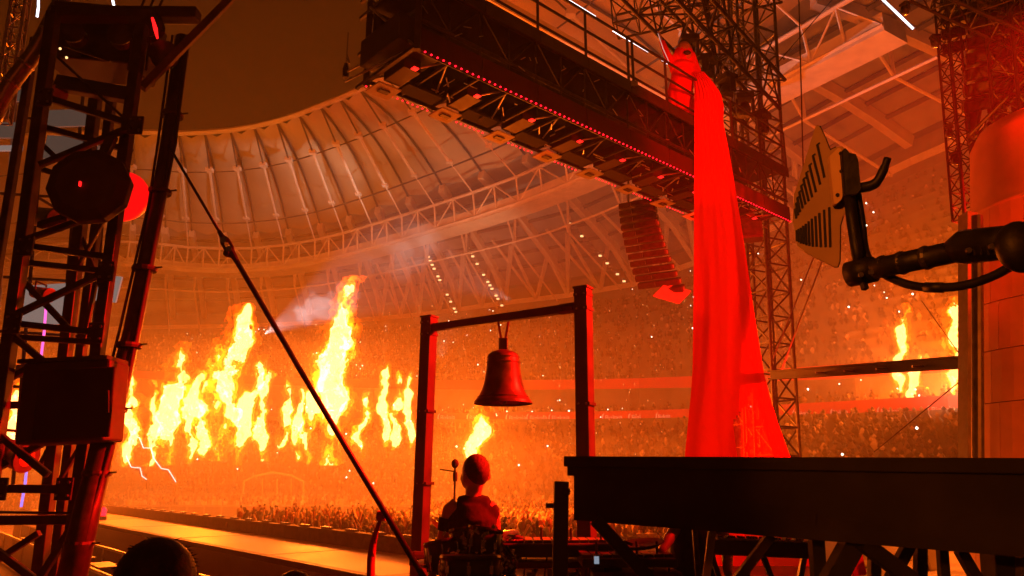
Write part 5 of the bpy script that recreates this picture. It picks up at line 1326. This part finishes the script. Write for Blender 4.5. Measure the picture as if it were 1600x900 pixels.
# roof girder seen through the railing
o = MB().bar(at(735, -10, 40), at(1100, 190, 62), 1.4, .7).build('roof_walkway', ROOFST); tag(o, 'pale orange-lit walkway girder seen through the footbridge railing', 'girder')
def line_array(x0, y0, x1, y1, Y, n_, bow, s, lab, plate=False, m=BLACK, lean=.5):
    t = T('line_array', lab, 'loudspeakers', at(x1, y1, Y), 'hanging loudspeaker lines'); k = mpp((y0 + y1) / 2, Y)
    last = None
    for j in range(n_):
        f_ = j / (n_ - 1); x = x0 + (x1 - x0) * f_ + bow * math.sin(f_ * PI * .5) ** 2 * 0; y = y0 + (y1 - y0) * f_; xx = x0 + (x1 - x0) * f_ ** 1.6
        c = at(xx, y, Y); rt = Matrix.Rotation(-.5, 3, 'Z') @ Matrix.Rotation(lean * f_ ** 1.5, 3, 'X')
        cb = MB().box(c, (1.25 * s, .55 * s, .9 * (y1 - y0) * k / n_), rt).build('cabinet', m, t, bevel=.02)
        MB().box(c + rt @ V(0, -.29 * s, 0), (1.1 * s, .02, .6 * (y1 - y0) * k / n_), rt).build('grille', STEEL, cb)
        for sx in (-1, 1): MB().box(c + rt @ V(sx * .64 * s, -.1 * s, 0), (.03, .12 * s, .5 * (y1 - y0) * k / n_), rt).build('rigging_link', ALU, cb)
        last = c, rt
    if plate: MB().prism([at(1020, 463, Y - .5), at(1041, 442, Y), at(1080, 455, Y + .1), at(1061, 475, Y - .4)], (0, .05, .03)).build('bottom_plate', PALE, t)
    MB().tube([at(x0, y0, Y), at(x0, y0 - 60, Y)], .04, 6).build('chain', CHROME, t)
line_array(1006, 318, 1050, 452, 20, 13, 0, .55, 'curved black loudspeaker line left of the silk with a grey plate beneath', True)
line_array(982, 322, 1012, 445, 24, 12, 0, .5, 'second curved loudspeaker line behind the one with the plate')
o_ = at(1174, 357, 19); t = T('loudspeaker', 'square black loudspeaker box right of the silk', 'loudspeaker', o_ - DZ * .3); k = mpp(357, 19)
MB().box(o_, (32 * k, .5, 38 * k), Matrix.Rotation(-.3, 3, 'Z')).build('cabinet', BLACK, t, bevel=.02); MB().box(o_ + V(-.08, -.26, 0), (26 * k, .02, 30 * k), Matrix.Rotation(-.3, 3, 'Z')).build('grille', STEEL, t); MB().tube([o_ + DZ * .3, o_ + DZ * 1.2], .02, 6).build('chain', CHROME, t)
for a, b, Y0, Y1, r_, lab in (((1286, 404), (1216, 592), 20, 20, .022, 'pale guy line right of the silk, the right one of two'), ((1272, 400), (1208, 560), 20.5, 20.5, .02, 'pale guy line right of the silk, the left one of two'),
                              ((1248, -10), (1256, 300), 19, 19, .02, 'thin dark cable hanging past the footbridge end'), ((1502, 594), (1366, 706), 10, 14, .008, 'thin dark line running down from the red column'), ((1440, 470), (1504, 560), 15, 11, .008, 'thin dark line above the steel beam'), ((1300, 0), (1205, 110), 28, 24, .02, 'thin rigging line at the upper right')):
    o = MB().tube([at(*a, Y0), at(*b, Y1)], r_, 6).build('rigging_line', ALU if 'pale' in lab else STEEL); tag(o, lab, 'line')
t = T('steel_beam', 'long dark steel beam between the lattice tower and the red column', 'beam', at(1360, 592, 13))
a, b = at(1205, 592, 16), at(1510, 574, 11); dv = (b - a).normalized()
MB().bar(a, b, .16, .03).build('bottom_flange', BLACK, t); MB().bar(a + DZ * .16, b + DZ * .16, .16, .03).build('top_flange', BLACK, t); MB().bar(a + DZ * .08, b + DZ * .08, .03, .13).build('web', BLACK, t)
for j in range(4): MB().box(lerp(a, b, .35 + j * .16) + V(0, -.05, .05), (.35, .03, .03)).build('fixing', ALU, t)
# LED strip and screen on the far right stand
for x0, y0, x1, y1, m, lab in ((1331, 650, 1376, 656, LAMPY, 'slanting bright white light strip in the right stand'), (1380, 658, 1388, 660, LAMPY, 'short light beside the slanting strip')):
    o = MB().bar(at(x0, y0, 60), at(x1, y1, 60), .25).build('light_strip', m); tag(o, lab, 'light strip')
t = T('violet_screen', 'small violet screen in the right stand', 'screen', at(1433, 658, 60)); MB().box(at(1433, 653, 60), (1.3, .12, .62)).build('case', BLACK, t); MB().box(at(1433, 653, 59.9), (1.2, .04, .54)).build('display', LEDV, t)

# ================================================================ RIGHT: RED COLUMN AND RIG
CY = 9.0; kc = mpp(450, CY)
t = T('clad_column', 'broad rounded column clad in red and orange lit panels at the right edge', 'column', V(at(1640, 700, CY).x, CY, STZ))
cc = V(at(1655, 480, CY).x, CY, 0); CR = 140 * kc
zt = at(1600, 190, CY).z; zl = [STZ] + [at(1600, y, CY).z for y in (632, 552, 478, 330)]
na = 8
def lean(vs_): return [V(q[0] + (q[2] - at(1600, 600, CY).z) * .15, q[1], q[2]) for q in vs_]
for r_ in range(len(zl) - 1):
    for j in range(na):
        a0, a1 = PI * .55 + j * PI / na * 1.0 + (.0 if r_ % 2 else .10), 0; a1 = a0 + PI / na
        g = .0025; vs = []; fs = []
        for rr in (CR, CR - .05):
            for q in range(4):
                a = a0 + g + (a1 - a0 - 2 * g) * q / 3
                for z in (zl[r_] + .005, zl[r_ + 1] - .005): vs.append(V(cc.x + rr * math.cos(a), cc.y + rr * math.sin(a), z))
        for q in range(3): fs += [(q * 2, q * 2 + 2, q * 2 + 3, q * 2 + 1), (8 + q * 2, 8 + q * 2 + 1, 8 + q * 2 + 3, 8 + q * 2 + 2), (q * 2, 8 + q * 2, 8 + q * 2 + 2, q * 2 + 2), (q * 2 + 1, q * 2 + 3, 8 + q * 2 + 3, 8 + q * 2 + 1)]
        fs += [(0, 1, 9, 8), (6, 14, 15, 7)]
        MB().add(lean(vs), fs).build('cladding_panel', COLM, t)
m = MB().lathe(V(cc.x, cc.y, STZ), [(CR - .06, 0), (CR - .06, zl[-1] - STZ)], 28); m.v = [tuple(q) for q in lean(m.v)]; m.build('inner_shell', BLACK, t)
cr2 = CR * .955
m = MB().lathe(V(cc.x, cc.y, zl[-1]), [(CR + .01, -.02), (cr2 + .03, .04), (cr2, .1), (cr2, (zt - zl[-1]) * .8), (cr2 * .93, (zt - zl[-1]) * .95), (cr2 * .75, zt - zl[-1])], 28); m.v = [tuple(q) for q in lean(m.v)]; m.build('rounded_top', COLM, t, smooth=True)
MB().bar(at(1513, 760, CY - .35), at(1512, 335, CY - .35), 15 * kc, .2).build('side_strip', WOODM, t)
MB().tube([at(1528, 760, CY - .9), at(1527, 338, CY - .9)], 7.5 * kc, 12).build('dark_pipe', STEEL, t)
truss_thing('lattice_tower', 'slender lattice mast with small lamps left of the red column', 'tower', at(1508, 345, 12), at(1474, -40, 12), .26, .28, .022, .012, STEEL, side=(1, .3, 0))
for j, (x, y) in enumerate(((1462, 65), (1484, 205), (1494, 248), (1512, 113), (1552, 152), (1415, 14))):
    moving_head(at(x, y, 11.8), ['lamp on the slender mast at cable height', 'lamp on the slender mast midway', 'lowest lamp on the slender mast', 'lamp right of the slender mast top', 'lamp in the red-lit rig above the column', 'lamp at the end of the upper right LED bar'][j], .45, j)
line_array(1548, -30, 1540, 160, 11.5, 9, 0, .55, 'red-lit loudspeaker line hanging above the column', m=BLACK)
line_array(1500, -60, 1506, 70, 13, 7, 0, .6, 'dark loudspeaker line at the upper right behind the mast', m=BLACK)
for a, b, sz, lab in (((1440, -30), (1640, 60), .5, 'upper red-lit truss across the upper right corner'), ((1530, 230), (1640, 120), .4, 'lower red-lit truss rising to the right edge'), ((1570, -40), (1600, 300), .45, 'upright red-lit truss at the right edge')):
    truss_thing('lighting_truss', lab, 'truss', at(*a, 11), at(*b, 10.5), sz, .4, .03, .014, STEEL)
t = T('rig_drape', 'dark drape bunched among the trusses above the red column', 'drape', at(1560, 230, 11.9))
vs = []; fs = []
for j in range(25):
    for i in range(31):
        x = 1515 + i * 4.2 + 8 * math.sin(j * .5); y = -20 + j * (9.5 + 2.2 * math.sin(i * .7)); vs.append(at(x, y, 12.2 + .18 * math.sin(i * .9 + j * .1)))
for j in range(24):
    for i in range(30): fs.append((j * 31 + i, j * 31 + i + 1, (j + 1) * 31 + i + 1, (j + 1) * 31 + i))
MB().add(vs, fs).build('cloth', mat('dark_red_drape', (.10, .015, .012), .9), t, smooth=True)

# ================================================================ ANTENNA ON A BOOM
AY = 1.75
def ap(x, y, d=0.0): return at(x, y, AY + (x - 1280) * -.0012 + d)
ka = mpp(330, AY)
t = T('paddle_antenna', 'shark-fin paddle antenna board with two rows of black slots', 'antenna', ap(1275, 418))
out = [(1274, 198), (1277, 194), (1281, 197), (1290, 216), (1297, 234), (1306, 230), (1316, 228), (1324, 236), (1330, 300), (1326, 326), (1317, 338), (1313, 352), (1312, 408), (1309, 417), (1304, 417), (1262, 396), (1246, 384), (1239, 345), (1241, 303), (1247, 285)]
MB().prism([ap(x, y) for x, y in out], V(0.002, .008, 0)).build('board', ANT, t, bevel=.0015)
MB().tube([ap(x, y, .004) for x, y in out[2:6]], .0022, 6).build('edge_trim', RUBBER, t); MB().tube([ap(x, y, .004) for x, y in out[10:15]], .0026, 6).build('edge_trim', RUBBER, t)
up = [((1277, 226), (1288, 277)), ((1270, 243), (1281.5, 288)), ((1264.5, 258), (1275, 300)), ((1259.5, 270), (1269, 308)), ((1255, 280), (1263.5, 314)), ((1251.5, 290), (1258.5, 319)), ((1248.5, 300), (1254, 325)), ((1245.5, 309), (1250, 331)), ((1243.5, 318), (1247, 336)), ((1241.8, 327), (1244, 341))]
lo = [((1295.6, 324), (1297.3, 386)), ((1287.5, 328), (1290, 386)), ((1280, 333), (1282.6, 386)), ((1274, 338), (1276, 385)), ((1268.3, 342), (1270, 385)), ((1263.3, 346), (1264.7, 384)), ((1258.8, 350), (1260, 383)), ((1254.7, 353), (1255.6, 381)), ((1250.8, 356), (1251.6, 380)), ((1247.4, 358), (1248, 378)), ((1244.6, 360), (1245, 377))]
for a, b in up:
    m = MB().bar(ap(*a, -.002), ap(*b, -.002), 3.0 * ka, .004, up=(0, 1, 0)); m.bar(ap(*a, -.002), ap(a[0] + 4, a[1] - 3, -.002), 2.2 * ka, .004, up=(0, 1, 0)); m.build('slot', RUBBER, t)
for a, b in lo: MB().bar(ap(*a, -.002), ap(*b, -.002), 3.0 * ka, .004, up=(0, 1, 0)).build('slot', RUBBER, t)
MB().prism([ap(x, y, -.03) for x, y in ((1296, 244), (1310, 230), (1315, 232), (1317, 306), (1315, 312), (1307, 319), (1303, 318))], V(.002, .02, 0)).build('mount_plate', mat('orange_plate', (.55, .34, .18), .5, 0, .12, 9), t, bevel=.002)
for x, y in ((1313, 240), (1314, 268), (1308, 305)): MB().lathe(ap(x, y, -.032), [(.0045, 0), (.0045, .004)], 8, (0, -1, 0)).build('screw', BLACK, t)
BOOMB = mat('boom_black', (.010, .009, .008), .5, 0, .4, 30, .15, .3)
t = T('boom_arm', 'black microphone boom arm with bracket, hooked lever and cable holding the antenna', 'boom arm', ap(1590, 430))
MB().prism([ap(x, y, -.04) for x, y in ((1315, 236), (1321, 230), (1328, 238), (1338, 240), (1342, 250), (1346, 296), (1338, 304), (1320, 305))], V(.004, .05, 0)).build('bracket', BOOMB, t, bevel=.003)
MB().tube(catmull([ap(1340, 294, -.02), ap(1358, 291, -.02), ap(1370, 284, -.02), ap(1380, 266, -.02), ap(1387, 247, -.02)], 14), [.0125] * 4 + [.012] * 3 + [.0105] * 4 + [.0085] * 3, 10).build('lever', BOOMB, t, smooth=True)
pp_ = [ap(1327, 300, -.02), ap(1331, 340, -.02), ap(1337, 380, -.02), ap(1343, 418, -.02)]
MB().tube(pp_, .0135, 10).build('upright', BOOMB, t, smooth=True)
for j in range(8): MB().ball(lerp(lerp(pp_[0], pp_[3], .16 + .09 * j), ap(1322 + 1.7 * j, 318 + 10.5 * j, -.03), .75), .0042, 8, 6).build('bead', BRASS, t, smooth=True)
MB().tube([ap(1329, 428, -.02), ap(1502, 391, -.02)], .0235, 14).build('tube', BOOMB, t, smooth=True)
MB().tube([ap(1326, 429, -.02), ap(1366, 420, -.02)], .030, 14).build('end_clamp', BOOMB, t, smooth=True)
MB().tube([ap(1488, 394, -.02), ap(1506, 386, -.02), ap(1560, 380, -.02), ap(1604, 375, -.02)], [.026, .036, .034, .03], 14).build('grip', BOOMB, t, smooth=True)
MB().ball(ap(1594, 386, -.03), .044, 18, 12, (1, .8, 1.15)).build('hub', BOOMB, t, smooth=True)
MB().tube(catmull([ap(1338, 296, 0), ap(1346, 345, .01), ap(1352, 392, .01), ap(1368, 420, .0), ap(1410, 442, 0), ap(1450, 449, 0), ap(1500, 447, 0), ap(1550, 432, 0), ap(1600, 404, 0)], 30), .0095, 10).build('cable', BOOMB, t, smooth=True)
MB().tube([ap(1446, 449, 0), ap(1474, 449.5, 0)], .0115, 10).build('cable_tape', BOOMB, t, smooth=True)
MB().tube([ap(1600, 420, -.02), ap(1590, 470, -.02), ap(1640, 1100, -.02)] if False else [ap(1592, 384, .05), ap(1660, 380, .05)], .03, 10).build('arm_stub', BOOMB, t)
MB().tube([ap(1660, 380, .05), V(ap(1660, 380, .05).x, AY + .05 + -.45, STZ)], .02, 10).build('stand_pole', BOOMB, t)
for f_ in (.12, .34, .62):
    p = lerp(ap(1366, 420, -.02), ap(1502, 391, -.02), f_); MB().lathe(p, [(.0255, -.006), (.027, 0), (.0255, .006)], 16, (ap(1502, 391) - ap(1329, 428)).normalized()).build('ring', STEEL, t)
for x, y in ((1344, 430), (1360, 426), (1512, 392), (1548, 386)): MB().lathe(ap(x, y, -.055), [(.006, 0), (.006, .006)], 8, (0, -1, 0)).build('screw', GREYM, t)
MB().bar(ap(1348, 440, -.02), ap(1352, 452, -.02), .012).build('clamp_screw', STEEL, t)
for j in range(5): MB().tube([ap(1508 + j * 11, 372, -.05), ap(1512 + j * 11, 398, -.05)], .002, 5).build('grip_ridge', BOOMB, t)
for o in bpy.data.objects:
    if '_o' in o.keys(): del o['_o']
